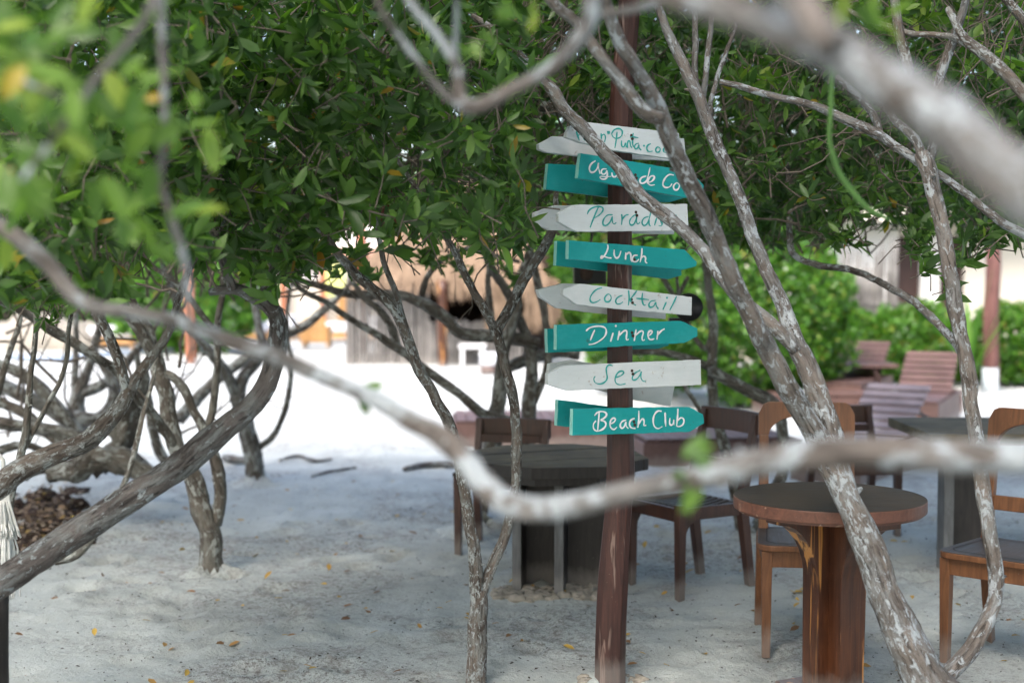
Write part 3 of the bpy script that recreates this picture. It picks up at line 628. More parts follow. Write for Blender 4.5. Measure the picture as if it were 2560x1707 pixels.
# in focus leaves, left and centre
batches.append(give(region(1250, 330, 1330, -60, 700, 4.5, 6.0, 50), 9, .088, 'leaf'))
batches.append(give(region(700, -80, 560, -60, 780, 3.9, 5.6, 50), 9, .085, 'leaf'))
batches.append(give(region(260, 700, 1350, 330, 660, 5.6, 7.2, 40), 8, .075, 'leaf'))
batches.append(give(region(1150, 1250, 2700, -60, 560, 5.7, 7.2, 40, -10), 9, .08, 'leaf'))
# deeper crown
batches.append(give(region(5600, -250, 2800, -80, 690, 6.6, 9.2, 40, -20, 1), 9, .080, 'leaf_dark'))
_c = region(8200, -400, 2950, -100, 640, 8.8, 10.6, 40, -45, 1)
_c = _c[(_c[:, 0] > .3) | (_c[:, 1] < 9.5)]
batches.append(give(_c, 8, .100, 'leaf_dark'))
# low hanging sprays: bits of leaf under the main edge
def spray(px, py, d, n, sx, sy, L=.08, key='leaf', ln=8):
    c = to_world(RNG.normal(px, sx, n), RNG.normal(py, sy, n), RNG.uniform(d - .15, d + .15, n))
    batches.append(give(c, ln, L, key))
for a in [(110, 720, 5.6, 12, 60, 22), (135, 790, 5.6, 3, 12, 8), (30, 690, 5, 14, 50, 30), (690, 690, 4.7, 5, 16, 40), (730, 640, 4.8, 10, 40, 25), (860, 650, 6, 8, 40, 16), (900, 690, 6.5, 5, 30, 14),
          (1070, 650, 7.5, 8, 22, 14), (1150, 660, 8, 5, 50, 12), (1290, 690, 8.5, 7, 50, 14), (2110, 590, 6.2, 9, 20, 24), (2060, 570, 6.5, 9, 40, 20), (2290, 590, 6.0, 8, 30, 20), (2345, 660, 5.6, 9, 26, 30),
          (2460, 590, 5.8, 16, 50, 20), (2540, 560, 5.8, 14, 50, 22), (2290, 600, 6, 6, 14, 22), (2420, 640, 5.9, 5, 20, 20), (1900, 590, 7, 14, 50, 22), (2000, 560, 7.4, 14, 60, 20), (2380, 700, 5.4, 3, 8, 16)]:
    spray(*a)
for a in [(1440, 190, 6.0, 8, 30, 24), (1290, 330, 6.2, 6, 30, 30), (1880, 190, 6.0, 5, 30, 12), (1920, 200, 5.9, 3, 16, 8), (2440, 130, 5.6, 9, 40, 30), (2280, 40, 5.6, 9, 40, 24), (2400, 60, 5.8, 6, 30, 30), (560, 160, 4.6, 4, 30, 20), (700, 220, 4.7, 3, 18, 10), (545, 330, 4.2, 3, 16, 10), (1130, 345, 5.0, 2, 14, 6),
          (830, 90, 4.9, 4, 60, 30), (1480, 640, 9, 5, 40, 16), (2340, 400, 5.3, 1, 2, 2), (330, 120, 4.2, 10, 80, 60), (420, 500, 4.2, 5, 50, 40), (130, 640, 4.4, 5, 80, 40), (640, 430, 4.7, 4, 60, 40)]:
    spray(*a, .09, 'leaf_light', 7)
# crown above and beyond the frame: it casts the shade
def overhead(n, x0, x1, y0, y1):
    x = RNG.uniform(x0, x1, n); y = RNG.uniform(y0, y1, n)
    zt = 1.6 + np.maximum(y, .4) * .190 + .12
    out = np.abs(x) > np.maximum(y, 0) * .40 + .35
    zt = np.where(out, 1.95 + np.abs(x) * .02, zt); zt = np.maximum(zt, 1.95)
    z = zt + RNG.uniform(0, 1.0, n)
    c = np.stack([x, y, z], 1)
    cl = np.array([noise.noise(Vector((a * .9, b * .9, 7))) for a, b in zip(x, y)])
    return c[cl > -.9]
oh = np.concatenate([overhead(2600, -7.5, 7.5, -4.5, 3), overhead(6200, -7.5, 7.5, 2, 8.6)])

for k, t in enumerate(TREES[:len(TREES) - N_FG]):
    b_l = {'leaf': [], 'leaf_dark': [], 'leaf_light': []}; tw_e = []; tw_a = []
    for c, b, d, nr, L, ax, o, n, key in batches:
        s = o == k
        if not s.any(): continue
        rep = np.repeat(s, n); b_l[key].append((b[rep], d[rep], nr[rep], L[rep])); tw_e.append(c[s]); tw_a.append(ax[s])
    for key, lst in b_l.items():
        if not lst: continue
        B, D, N_, L_ = [np.concatenate([q[i] for q in lst]) for i in range(4)]
        if key == 'leaf':
            order = np.argsort(B[:, 1]); take = order[:190]; rest = order[190:]
            leaf_objects(t, B[take], D[take], N_[take], L_[take], M['leaf'])
            B, D, N_, L_ = B[rest], D[rest], N_[rest], L_[rest]
            if len(B) == 0: continue
        me = leaves_mesh('foliage', B, D, N_, L_, .31)
        tag(link('foliage', me, M[key], t), kind='stuff')
    if tw_e:
        E = np.concatenate(tw_e); A = np.concatenate(tw_a)
        tag(link('twigs', twig_mesh('twigs', E, A, RNG.uniform(.06, .20, len(E)), .0019), M['twig'], t), kind='stuff')
ow = owner(oh)
for k, t in enumerate(TREES[:len(TREES) - N_FG]):
    c = oh[ow == k]
    if len(c) < 3: continue
    b, d, nr, L, ax = rosettes(c, 8, .17)
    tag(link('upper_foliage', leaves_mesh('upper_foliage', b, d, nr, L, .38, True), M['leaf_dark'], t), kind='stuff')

# bare grey twiggery inside the crowns
def bare(n, x0, x1, y0, y1, d0, d1, t, Lm=.5, r0=.006):
    m = MB()
    for _ in range(n):
        p = P(R.uniform(x0, x1), R.uniform(y0, y1), R.uniform(d0, d1))
        a = R.uniform(.2, 2.9); v = Vector((math.cos(a), R.uniform(-.5, .5), math.sin(a))).normalized(); L = R.uniform(.5, 1.4) * Lm
        k = 7; pts = [p]
        for i in range(k):
            v = (v + Vector((R.gauss(0, .28), R.gauss(0, .28), R.gauss(.02, .28)))).normalized(); pts.append(pts[-1] + v * L / k)
            if R.random() < .45:
                w_ = (v + Vector((R.gauss(0, .7), R.gauss(0, .7), R.gauss(0, .7)))).normalized(); q = [pts[-1]]
                for j in range(3): w_ = (w_ + Vector((R.gauss(0, .3), R.gauss(0, .3), R.gauss(0, .3)))).normalized(); q.append(q[-1] + w_ * L * .11)
                m.tube(q, [r0 * .4, r0 * .3, r0 * .2, r0 * .12], 4, 0, caps=False)
        m.tube(pts, [r0 * (1 - .8 * i / k) for i in range(k + 1)], 5, .1, R.uniform(0, 9), caps=False)
    tag(m.build('twigs', M['twig'], t), kind='stuff')
bare(170, 780, 1450, 180, 600, 6.0, 8.5, T7, .8, .007)
bare(110, 800, 1600, 0, 400, 5.9, 7.4, T6, .7, .005)
bare(50, 1850, 2560, 50, 520, 5.3, 6.6, T9, .5, .004)
bare(90, 1550, 2250, 300, 640, 6.0, 8.5, T11, .7, .006)
bare(60, 0, 700, 560, 760, 6.0, 9.5, T3, .8, .008)
bare(30, 0, 450, 700, 1100, 8.0, 10.5, T5, .9, .012)
bare(26, 2150, 2560, 0, 400, 5.2, 6.2, T9b, .5, .004)

# near leaves of the out of focus trees, every one a leaf
def near_leaves(t, spec, mat, Lr=(.055, .085)):
    B, D, N_, LL = [], [], [], []
    for px, py, d, n, s in spec:
        for _ in range(n):
            B.append(tuple(P(R.gauss(px, s), R.gauss(py, s), d + R.uniform(-.12, .12))))
            D.append((R.gauss(0, .8), R.gauss(0, .4), R.gauss(-.1, .8))); N_.append((R.gauss(0, .4), -.8, R.gauss(.6, .4))); LL.append(R.uniform(*Lr))
    leaf_objects(t, B, D, N_, LL, mat, 'leaf', .42)
near_leaves(FG4, [(70, 60, 2.0, 20, 60), (100, 200, 2.0, 15, 60), (50, 330, 2.1, 12, 60), (210, 330, 2.1, 14, 65), (330, 220, 2.2, 7, 50), (400, 330, 2.2, 6, 40), (470, 300, 2.3, 6, 25),
    (150, 420, 2.2, 7, 55), (330, 520, 2.3, 5, 30), (400, 530, 2.2, 6, 30), (340, 600, 2.4, 4, 20), (40, 480, 2.4, 7, 50), (230, 80, 2.4, 7, 60), (20, 600, 2.8, 6, 60), (480, 60, 3.0, 4, 50)], M['leaf_light'])
near_leaves(FG, [(1712, 1135, 2.1, 3, 8), (1745, 1215, 2.05, 4, 10), (902, 972, 2.45, 2, 2)], M['leaf_light'], (.04, .06))
near_leaves(FG3, [(1195, 100, 2.3, 3, 10), (1275, 20, 2.3, 4, 22), (1330, 0, 2.4, 3, 20)], M['leaf_light'], (.035, .05))
near_leaves(FG2, [(2160, 10, 2.4, 4, 20), (2200, 30, 2.4, 3, 14)], M['leaf_light'], (.05, .07))
# yellowing leaves, near left
B = [tuple(P(0, 250, 1.9)), tuple(P(40, 160, 1.95)), tuple(P(360, 250, 2.2)), tuple(P(10, 470, 2.2)), tuple(P(330, 320, 2.2))]
M['leaf_orange'] = mat_leaf('leaf_orange', [(0, (.42, .22, .02)), (1, (.36, .27, .03))], .4)
leaf_objects(FG4, B, [(.5, 0, .7), (.2, .1, -1), (1, 0, .2), (.3, 0, .8), (.7, 0, -.3)], [(0, -1, .2)] * 5, [.06, .04, .03, .035, .03], M['leaf_orange'], 'leaf', .5)

# hanging green shoot in front of the right crown
vi = limb([(2080, 120, 12), (2078, 192, 12), (2073, 329, 12), (2083, 390, 13), (2097, 430, 15), (2128, 475, 16), (2170, 520, 14), (2226, 548, 8)], 3.4, 3.5, .02, .03, 8)
tag(vi.build('hanging_vine', M['vine']), 'thin green vine dangling in front of the dark crown at right', 'vine')
# dead brown leaf cluster
c = to_world(np.full(10, 970.) + RNG.normal(size=10) * 4, np.linspace(460, 545, 10), np.full(10, 5.2))
dl = leaves_mesh('dead_leaf_spray', c, RNG.normal(size=(10, 3)) * .35 + np.array([0, 0, -1.]), RNG.normal(size=(10, 3)), np.full(10, .06), .3)
M['dead'] = mat_plain('dead_leaf', (.16, .055, .03), .8)
tag(link('dead_leaves', dl, M['dead'], T6), 'withered red brown leaf cluster')

# ------------------------------------------------------------------ signpost
PD = 5.5
sp_base = G(1526, 1703)
PD = sp_base.y
sign = thing('signpost', 'dark red signpost stacked with white and turquoise handwritten arrow boards', 'signpost', (sp_base.x, sp_base.y, 0))
m = MB()
prof = [(1527, 1730, 86), (1526, 1700, 84), (1526, 1660, 83), (1528, 1560, 83), (1534, 1450, 83), (1541, 1341, 75), (1548, 1250, 72), (1552, 1176, 74), (1551, 1060, 70), (1550, 900, 68), (1550, 700, 66), (1551, 400, 64), (1556, 219, 60), (1572, 50, 56), (1574, -80, 54)]
q = [(*P(a, b, PD), w_ / 2 / F * PD) for a, b, w_ in prof]; c = catmull(q, .03); n = 10; v = []; tc = []
for i, a in enumerate(c):
    for k in range(n):
        an = 2 * math.pi * (k + .35) / n; fl = 1 + .05 * noise.noise(Vector((math.cos(an) * 2, math.sin(an) * 2, a[2] * 3))) - (.05 if k % 3 == 0 else 0)
        v.append((a[0] + math.cos(an) * a[3] * fl, a[1] + math.sin(an) * a[3] * fl, a[2]))
nn = len(c)
m._add(v, [(i * n + k, i * n + (k + 1) % n, (i + 1) * n + (k + 1) % n, (i + 1) * n + k) for i in range(nn - 1) for k in range(n)] + [tuple(range((nn - 1) * n, nn * n))])
o = m.build('post', M['post'], sign, bevel=.004)
YAW = rad(24); NB = Vector((math.sin(YAW), -math.cos(YAW), 0)); BACK = -NB
TH = .026
pc = Vector((P(1551, 900, PD).x, PD, 1.4))
pf = pc + NB * (.062 + TH); pb = pc + BACK * .062
def trace(reg, pts, plane, off=0.0):
    ox, oy = (1320, 260) if reg == 5 else (1320, 680); p0 = (pf if plane == 'f' else pb) + NB * off
    return [onplane(ox + a * .306122, oy + b * .306122, p0, NB) for a, b in pts]
def chaikin(p, n=2):
    for _ in range(n):
        q = [p[0]]
        for a, b in zip(p[:-1], p[1:]): q += [a * .75 + b * .25, a * .25 + b * .75]
        p = q + [p[-1]]
    return p
def strokes(reg, plane, lst, width, mat, board):
    m = MB()
    for st_ in lst:
        if len(st_) == 1:
            p = trace(reg, st_, plane, .0016)[0]; up = Vector((0, 0, 1)); sd_ = up.cross(NB)
            m.extrude([p + (up * math.sin(a) + sd_ * math.cos(a)) * width * .7 for a in [k * math.pi / 4 for k in range(8)]], BACK * .0014); continue
        p = chaikin(trace(reg, st_, plane, .0016)); n = len(p); vs_ = []
        for i in range(n):
            t = (p[min(i + 1, n - 1)] - p[max(i - 1, 0)]).normalized(); s_ = t.cross(NB); e = i / (n - 1)
            wd = width * (.62 + .38 * math.sin(math.pi * min(1, e * 1.25)) + .45 * noise.noise(Vector((p[i].x * 70, p[i].z * 70, 0)))) / 2
            vs_ += [p[i] + s_ * wd, p[i] - s_ * wd]
        vs_ += [q_ + BACK * .0014 for q_ in vs_]; k = 2 * n
        fs = [(2 * i, 2 * i + 1, 2 * i + 3, 2 * i + 2) for i in range(n - 1)] + [(2 * i, 2 * i + 2, k + 2 * i + 2, k + 2 * i) for i in range(n - 1)] + [(2 * i + 1, k + 2 * i + 1, k + 2 * i + 3, 2 * i + 3) for i in range(n - 1)]
        m._add(vs_, fs)
    m.build('lettering', mat, board)
BOARDS = [
 (5, 'w', 'top white board lettered Playa Punta coco in turquoise', [(318, 235), (345, 180), (480, 150), (1235, 240), (1240, 458), (700, 380), (420, 312), (312, 272)],
  [[(395, 228), (412, 275), (420, 300)], [(395, 232), (415, 218), (432, 240), (410, 262)], [(448, 225), (455, 275), (462, 300)], [(495, 262), (478, 275), (485, 305), (503, 290), (506, 262), (512, 305)], [(522, 270), (535, 300), (550, 268), (540, 320), (520, 335)],
   [(598, 240), (600, 290), (590, 318)], [(598, 265), (622, 243), (636, 270), (626, 312)], [(652, 222), (655, 250)], [(662, 222), (666, 246)],
   [(684, 245), (700, 212), (745, 198), (775, 222), (765, 268), (722, 288), (690, 268), (682, 236)], [(728, 228), (722, 290), (710, 362)], [(765, 300), (764, 345), (784, 358), (800, 308), (803, 354)],
   [(812, 360), (815, 303), (834, 300), (838, 345), (850, 358)], [(860, 238), (852, 300), (858, 345), (874, 362)], [(835, 270), (872, 272), (902, 278)], [(905, 322), (880, 326), (868, 352), (880, 372), (900, 358), (908, 326), (905, 360), (926, 378)],
   [(948, 342)], [(1003, 326), (975, 338), (968, 370), (985, 392), (1018, 386)], [(1058, 350), (1040, 372), (1050, 398), (1076, 392), (1084, 362), (1058, 350)], [(1128, 350), (1106, 366), (1108, 396), (1138, 398)], [(1180, 365), (1162, 382), (1172, 408), (1198, 402), (1200, 378), (1180, 365)]],
  [(88, 330), (205, 265), (330, 268), (1275, 282), (1292, 470), (420, 428), (150, 395), (92, 372)]),
 (5, 't', 'turquoise board lettered Agua de Coco in white', [(430, 402), (1180, 525), (1390, 612), (1437, 665), (1430, 722), (1290, 768), (950, 702), (405, 607)],
  [[(552, 465), (515, 488), (498, 530), (514, 562), (546, 556), (572, 520), (578, 470), (574, 515), (590, 572)], [(642, 532), (610, 530), (596, 555), (610, 578), (636, 570), (646, 538), (650, 580), (640, 612), (610, 617), (586, 604), (592, 590), (640, 597), (680, 592)],
   [(686, 560), (690, 594), (716, 598), (732, 570), (736, 604)], [(792, 590), (768, 592), (756, 616), (768, 632), (792, 618), (798, 592), (802, 632)],
   [(966, 590), (926, 600), (910, 635), (930, 652), (962, 640), (980, 600), (998, 520)], [(980, 600), (972, 640), (986, 656)], [(976, 642), (1012, 636), (1038, 600), (1020, 584), (990, 600), (978, 640), (998, 668), (1036, 660)],
   [(1192, 582), (1150, 574), (1112, 616), (1098, 660), (1120, 686), (1160, 680), (1176, 652)], [(1216, 642), (1186, 668), (1194, 704), (1226, 702), (1242, 662), (1216, 642)], [(1298, 650), (1272, 668), (1274, 704), (1304, 708)], [(1346, 664), (1322, 686), (1334, 714), (1360, 706), (1366, 680), (1346, 664)]],
  [(165, 487), (400, 500), (820, 500), (930, 488), (1240, 560), (1290, 700), (1270, 770), (1150, 805), (650, 760), (145, 697)]),
 (5, 'w', 'white board lettered Paradise in turquoise', [(248, 895), (380, 825), (1303, 817), (1312, 1033), (405, 1045), (250, 962)],
  [[(578, 838), (540, 920), (508, 1010)], [(484, 902), (500, 862), (560, 835), (612, 842), (616, 872), (580, 912), (528, 938)], [(692, 905), (645, 905), (612, 950), (612, 990), (642, 996), (676, 960), (692, 908), (688, 962), (702, 986), (722, 968)],
   [(765, 900), (770, 940), (764, 988)], [(768, 945), (795, 908), (822, 904)], [(886, 900), (845, 925), (826, 965), (840, 993), (866, 985), (886, 940), (890, 905), (886, 960), (896, 986), (916, 965)], [(986, 920), (945, 930), (928, 970), (945, 996), (970, 986), (990, 944), (1004, 880)], [(990, 944), (988, 984), (1002, 998)],
   [(1052, 930), (1034, 992)], [(1060, 902)], [(1112, 930), (1080, 950), (1098, 975), (1092, 996), (1066, 994)], [(1150, 968), (1190, 950), (1196, 926), (1176, 922), (1154, 950), (1160, 990), (1200, 990)], [(1208, 912)]],
  [(52, 888), (215, 830), (500, 827), (1200, 850), (1195, 1065), (870, 1060), (180, 1030), (58, 980)]),
 (5, 't', 'turquoise board lettered Lunch in white', [(332, 1112), (1280, 1190), (1380, 1290), (1375, 1325), (1265, 1355), (330, 1268)],
  [[(650, 1148), (656, 1175), (638, 1222), (612, 1255), (594, 1262), (600, 1240), (626, 1246), (652, 1256), (682, 1258)], [(705, 1190), (702, 1232), (720, 1262), (745, 1250), (760, 1200)], [(797, 1272), (800, 1212)], [(800, 1236), (826, 1208), (842, 1228), (840, 1272), (852, 1288)], [(896, 1236), (866, 1235), (850, 1260), (856, 1286), (886, 1291), (906, 1268)],
   [(932, 1178), (930, 1230), (916, 1294)], [(922, 1262), (946, 1238), (964, 1256), (956, 1288), (974, 1300)]],
  [(237, 1118), (1255, 1205), (1255, 1400), (1150, 1430), (640, 1366), (227, 1320)]),
 (6, 'w', 'white board lettered Cocktail in turquoise', [(287, 140), (425, 97), (640, 118), (1340, 205), (1337, 355), (620, 292), (400, 266), (287, 186)],
  [[(606, 128), (560, 140), (520, 180), (503, 225), (522, 253), (560, 246), (592, 224)], [(652, 180), (624, 206), (630, 242), (662, 246), (684, 215), (672, 184), (652, 180)], [(772, 190), (732, 205), (712, 238), (728, 264), (758, 258), (776, 244)], [(822, 150), (828, 215), (820, 272)], [(892, 150), (854, 200), (832, 225), (852, 256), (882, 272)],
   [(936, 170), (930, 230), (944, 272), (962, 268)], [(884, 215), (935, 220), (988, 226)], [(1042, 232), (1004, 236), (984, 266), (996, 292), (1030, 280), (1046, 238), (1046, 276), (1066, 302)], [(1130, 245), (1102, 308)], [(1136, 210)], [(1214, 198), (1188, 255), (1158, 312)]],
  [(80, 148), (285, 94), (430, 97), (1125, 190), (1125, 385), (850, 365), (450, 325), (240, 295), (100, 205)]),
 (6, 't', 'turquoise board lettered Dinner in white', [(235, 432), (1250, 400), (1385, 460), (1385, 525), (1275, 580), (232, 637)],
  [[(474, 482), (500, 455), (560, 440), (622, 446), (644, 475), (632, 525), (582, 566), (535, 588), (496, 592)], [(546, 472), (526, 515), (510, 558)], [(696, 495), (675, 568)], [(718, 440)], [(748, 480), (734, 556)], [(744, 520), (788, 474), (812, 482), (802, 535), (806, 558), (824, 548)], [(884, 468), (868, 562)], [(876, 520), (926, 474), (946, 490), (930, 535), (936, 562), (954, 552)],
   [(985, 522), (1012, 500), (1016, 482), (995, 478), (978, 505), (984, 542), (1005, 554), (1032, 544)], [(1062, 480), (1054, 552)], [(1058, 520), (1086, 480), (1116, 464)]],
  [(157, 465), (1150, 432), (1150, 600), (1060, 628), (860, 632), (162, 660)]),
 (6, 'w', 'white board lettered Sea in turquoise', [(162, 830), (295, 765), (1412, 717), (1415, 922), (320, 968), (162, 917)],
  [[(692, 766), (665, 754), (640, 775), (640, 815), (652, 870), (622, 905), (580, 916), (545, 902), (536, 870), (550, 850)], [(714, 862), (762, 846), (788, 820), (770, 805), (736, 815), (710, 862), (714, 906), (750, 923), (798, 910)], [(918, 800), (870, 825), (848, 865), (862, 886), (896, 870), (922, 830), (928, 804), (920, 860), (936, 890), (962, 893)]],
  [(178, 750), (360, 718), (520, 745), (1200, 930), (1165, 1095), (870, 1045), (165, 850)]),
 (6, 't', 'lowest turquoise board lettered Beach Club in white', [(367, 1118), (1320, 1103), (1430, 1160), (1440, 1235), (1320, 1305), (362, 1335)],
  [[(582, 1145), (576, 1220), (570, 1292)], [(543, 1172), (570, 1140), (620, 1136), (648, 1160), (626, 1192), (586, 1210), (626, 1214), (642, 1246), (616, 1282), (565, 1302), (535, 1282), (533, 1238), (556, 1214)], [(670, 1240), (706, 1225), (718, 1196), (692, 1188), (668, 1225), (674, 1272), (705, 1288), (727, 1265)], [(802, 1208), (770, 1215), (750, 1250), (764, 1280), (790, 1262), (802, 1212), (800, 1258), (820, 1276)],
   [(872, 1194), (840, 1205), (826, 1240), (840, 1272), (878, 1276)], [(906, 1130), (906, 1200), (898, 1268)], [(902, 1245), (934, 1190), (952, 1215), (944, 1256), (966, 1250)], [(1092, 1136), (1060, 1130), (1030, 1165), (1020, 1220), (1034, 1266), (1066, 1281), (1097, 1260)], [(1120, 1145), (1122, 1200), (1126, 1260)], [(1160, 1190), (1155, 1236), (1170, 1253), (1190, 1236), (1191, 1192), (1194, 1248)],
   [(1226, 1113), (1222, 1190), (1215, 1256)], [(1220, 1215), (1250, 1184), (1276, 1200), (1272, 1240), (1242, 1262), (1214, 1258)]],
  [(247, 1042), (640, 1096), (1100, 1160), (1080, 1300), (640, 1290), (236, 1255)]),
]
def ndup(me_obj, width): 
    b = me_obj.modifiers.new('bevel', 'BEVEL'); b.width = width; b.segments = 2; b.limit_method = 'ANGLE'; b.angle_limit = rad(35)
NAILS = [(845, 258), (878, 580), (882, 884), (862, 1245), (846, 224), (850, 495), (850, 806), (866, 1222)]
for (reg, colr, lab, fr, let, bk), nl in zip(BOARDS, NAILS):
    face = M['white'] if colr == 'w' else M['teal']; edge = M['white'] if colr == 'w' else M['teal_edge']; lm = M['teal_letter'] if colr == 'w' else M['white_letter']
    for kind, poly in (('f', fr), ('b', bk)):
        pts0 = trace(reg, poly, kind); pts = []; sidev = BACK.cross(Vector((0, 0, 1))); hs = R.uniform(0, 50)
        for i in range(len(pts0)):
            a, b = pts0[i], pts0[(i + 1) % len(pts0)]; k_ = max(1, int((b - a).length / .018)); pv = (b - a).normalized().cross(NB)
            for q_ in range(k_): pts.append(a.lerp(b, q_ / k_) + pv * (.0022 * noise.noise(Vector((i * 3 + q_ * .6, hs, 0))) if q_ else 0))
        nn = len(pts); sides = []
        for i in range(nn):
            a, b = pts[i], pts[(i + 1) % nn]; sides.append(1 if abs((b - a).normalized().z) > .8 else 0)
        m = MB(); m.extrude(pts, BACK * TH, 0, sides)
        o = m.build('sign_board', [face, edge], sign, bevel=.0018, label=lab if kind == 'f' else ('plain ' + ('white' if colr == 'w' else 'turquoise') + ' board fixed behind the post'))
        if kind == 'f':
            strokes(reg, 'f', let, .0062 if colr == 't' else .0058, lm, o)
            mm = MB(); p = trace(reg, [nl], 'f', .001)[0]
            for k in range(2):
                pp = p + Vector((.004 * k, 0, -.012 * k)); up = Vector((0, 0, 1)); sd_ = up.cross(NB)
                mm.extrude([pp + (up * math.sin(a) + sd_ * math.cos(a)) * .0058 for a in [j * math.pi / 4 for j in range(8)]], BACK * .004)
            mm.build('nail', M['nail'], o)

def clods(name, label, cat, spots, mat='clod'):
    m = MB(); bm = bmesh.new(); bmesh.ops.create_icosphere(bm, subdivisions=2, radius=1); V0 = [v.co.copy() for v in bm.verts]; F0 = [tuple(v.index for v in f.verts) for f in bm.faces]; bm.free()
    for x, y, r, hz in spots:
        s_ = R.uniform(0, 50); V = [Vector((v.x * r * 1.2, v.y * r, v.z * r * hz)) * (1 + .6 * noise.noise(v * 1.7 + Vector((s_, 0, 0))) + .5 * noise.noise(v * 5 + Vector((s_, 0, 0)))) + Vector((x, y, sand_h(x, y))) for v in V0]
        m._add(V, F0, 0, True)
    return tag(m.build(name, M[mat]), label, cat, kind='stuff')
spx, spy = sp_base.x, sp_base.y
clods('sand_clods', 'heap of sand clods and dry roots round the foot of the signpost', 'sand clods',
      [(spx + math.cos(a) * R.uniform(.07, .13), spy + math.sin(a) * R.uniform(.06, .1) - .01, R.uniform(.012, .03), .7) for a in [R.uniform(0, 6.28) for _ in range(34)]])

# ------------------------------------------------------------------ furniture
def ngon(cx, cy, z, rx, n, ph=0): return [Vector((cx + math.cos(2 * math.pi * k / n + ph) * rx, cy + math.sin(2 * math.pi * k / n + ph) * rx, z)) for k in range(n)]
# round pedestal table
rt = P(2073, 1250, 5.2)
t = thing('round_table', 'round table with dark weathered top on a red brown flared pedestal', 'table', (rt.x, 5.2, 0))
TZ = .752; RR = .349
m = MB(); m.extrude(ngon(rt.x, 5.2, TZ - .045, RR, 96), (0, 0, .045), 0, 1); m.build('tabletop', [M['table_top'], M['table_rim']], t, bevel=.004)
m = MB(); m.extrude(ngon(rt.x, 5.2, TZ - .053, RR - .012, 72), (0, 0, .0075)); m.build('edge_moulding', M['table_rim'], t)
cxp = rt.x + .02
def wing(a, th):
    pr = [(0, -.03), (.105, -.03), (.105, .42)]
    for k in range(9):
        e = k / 8 * math.pi / 2; pr.append((.105 + (.275 - .105) * (1 - math.cos(e)), .42 + (.706 - .42 - .035) * math.sin(e)))
    pr += [(.285, .672), (.285, .6985), (0, .6985)]
    ux_ = Vector((math.cos(a), math.sin(a), 0)); sx_ = Vector((-math.sin(a), math.cos(a), 0))
    m = MB(); m.extrude([Vector((cxp, 5.2, 0)) + ux_ * r - sx_ * th / 2 + Vector((0, 0, z)) for r, z in pr], sx_ * th)
    m.build('bracket', M['table'], t, bevel=.003)
for a in (-62, 28, 118, 208): wing(rad(a), .115 if a in (-62, 118) else .082)
m = MB(); m.box((cxp, 5.2, .02), (.30, .30, .05), rad(28)); m.build('base_block', M['table'], t, bevel=.004)

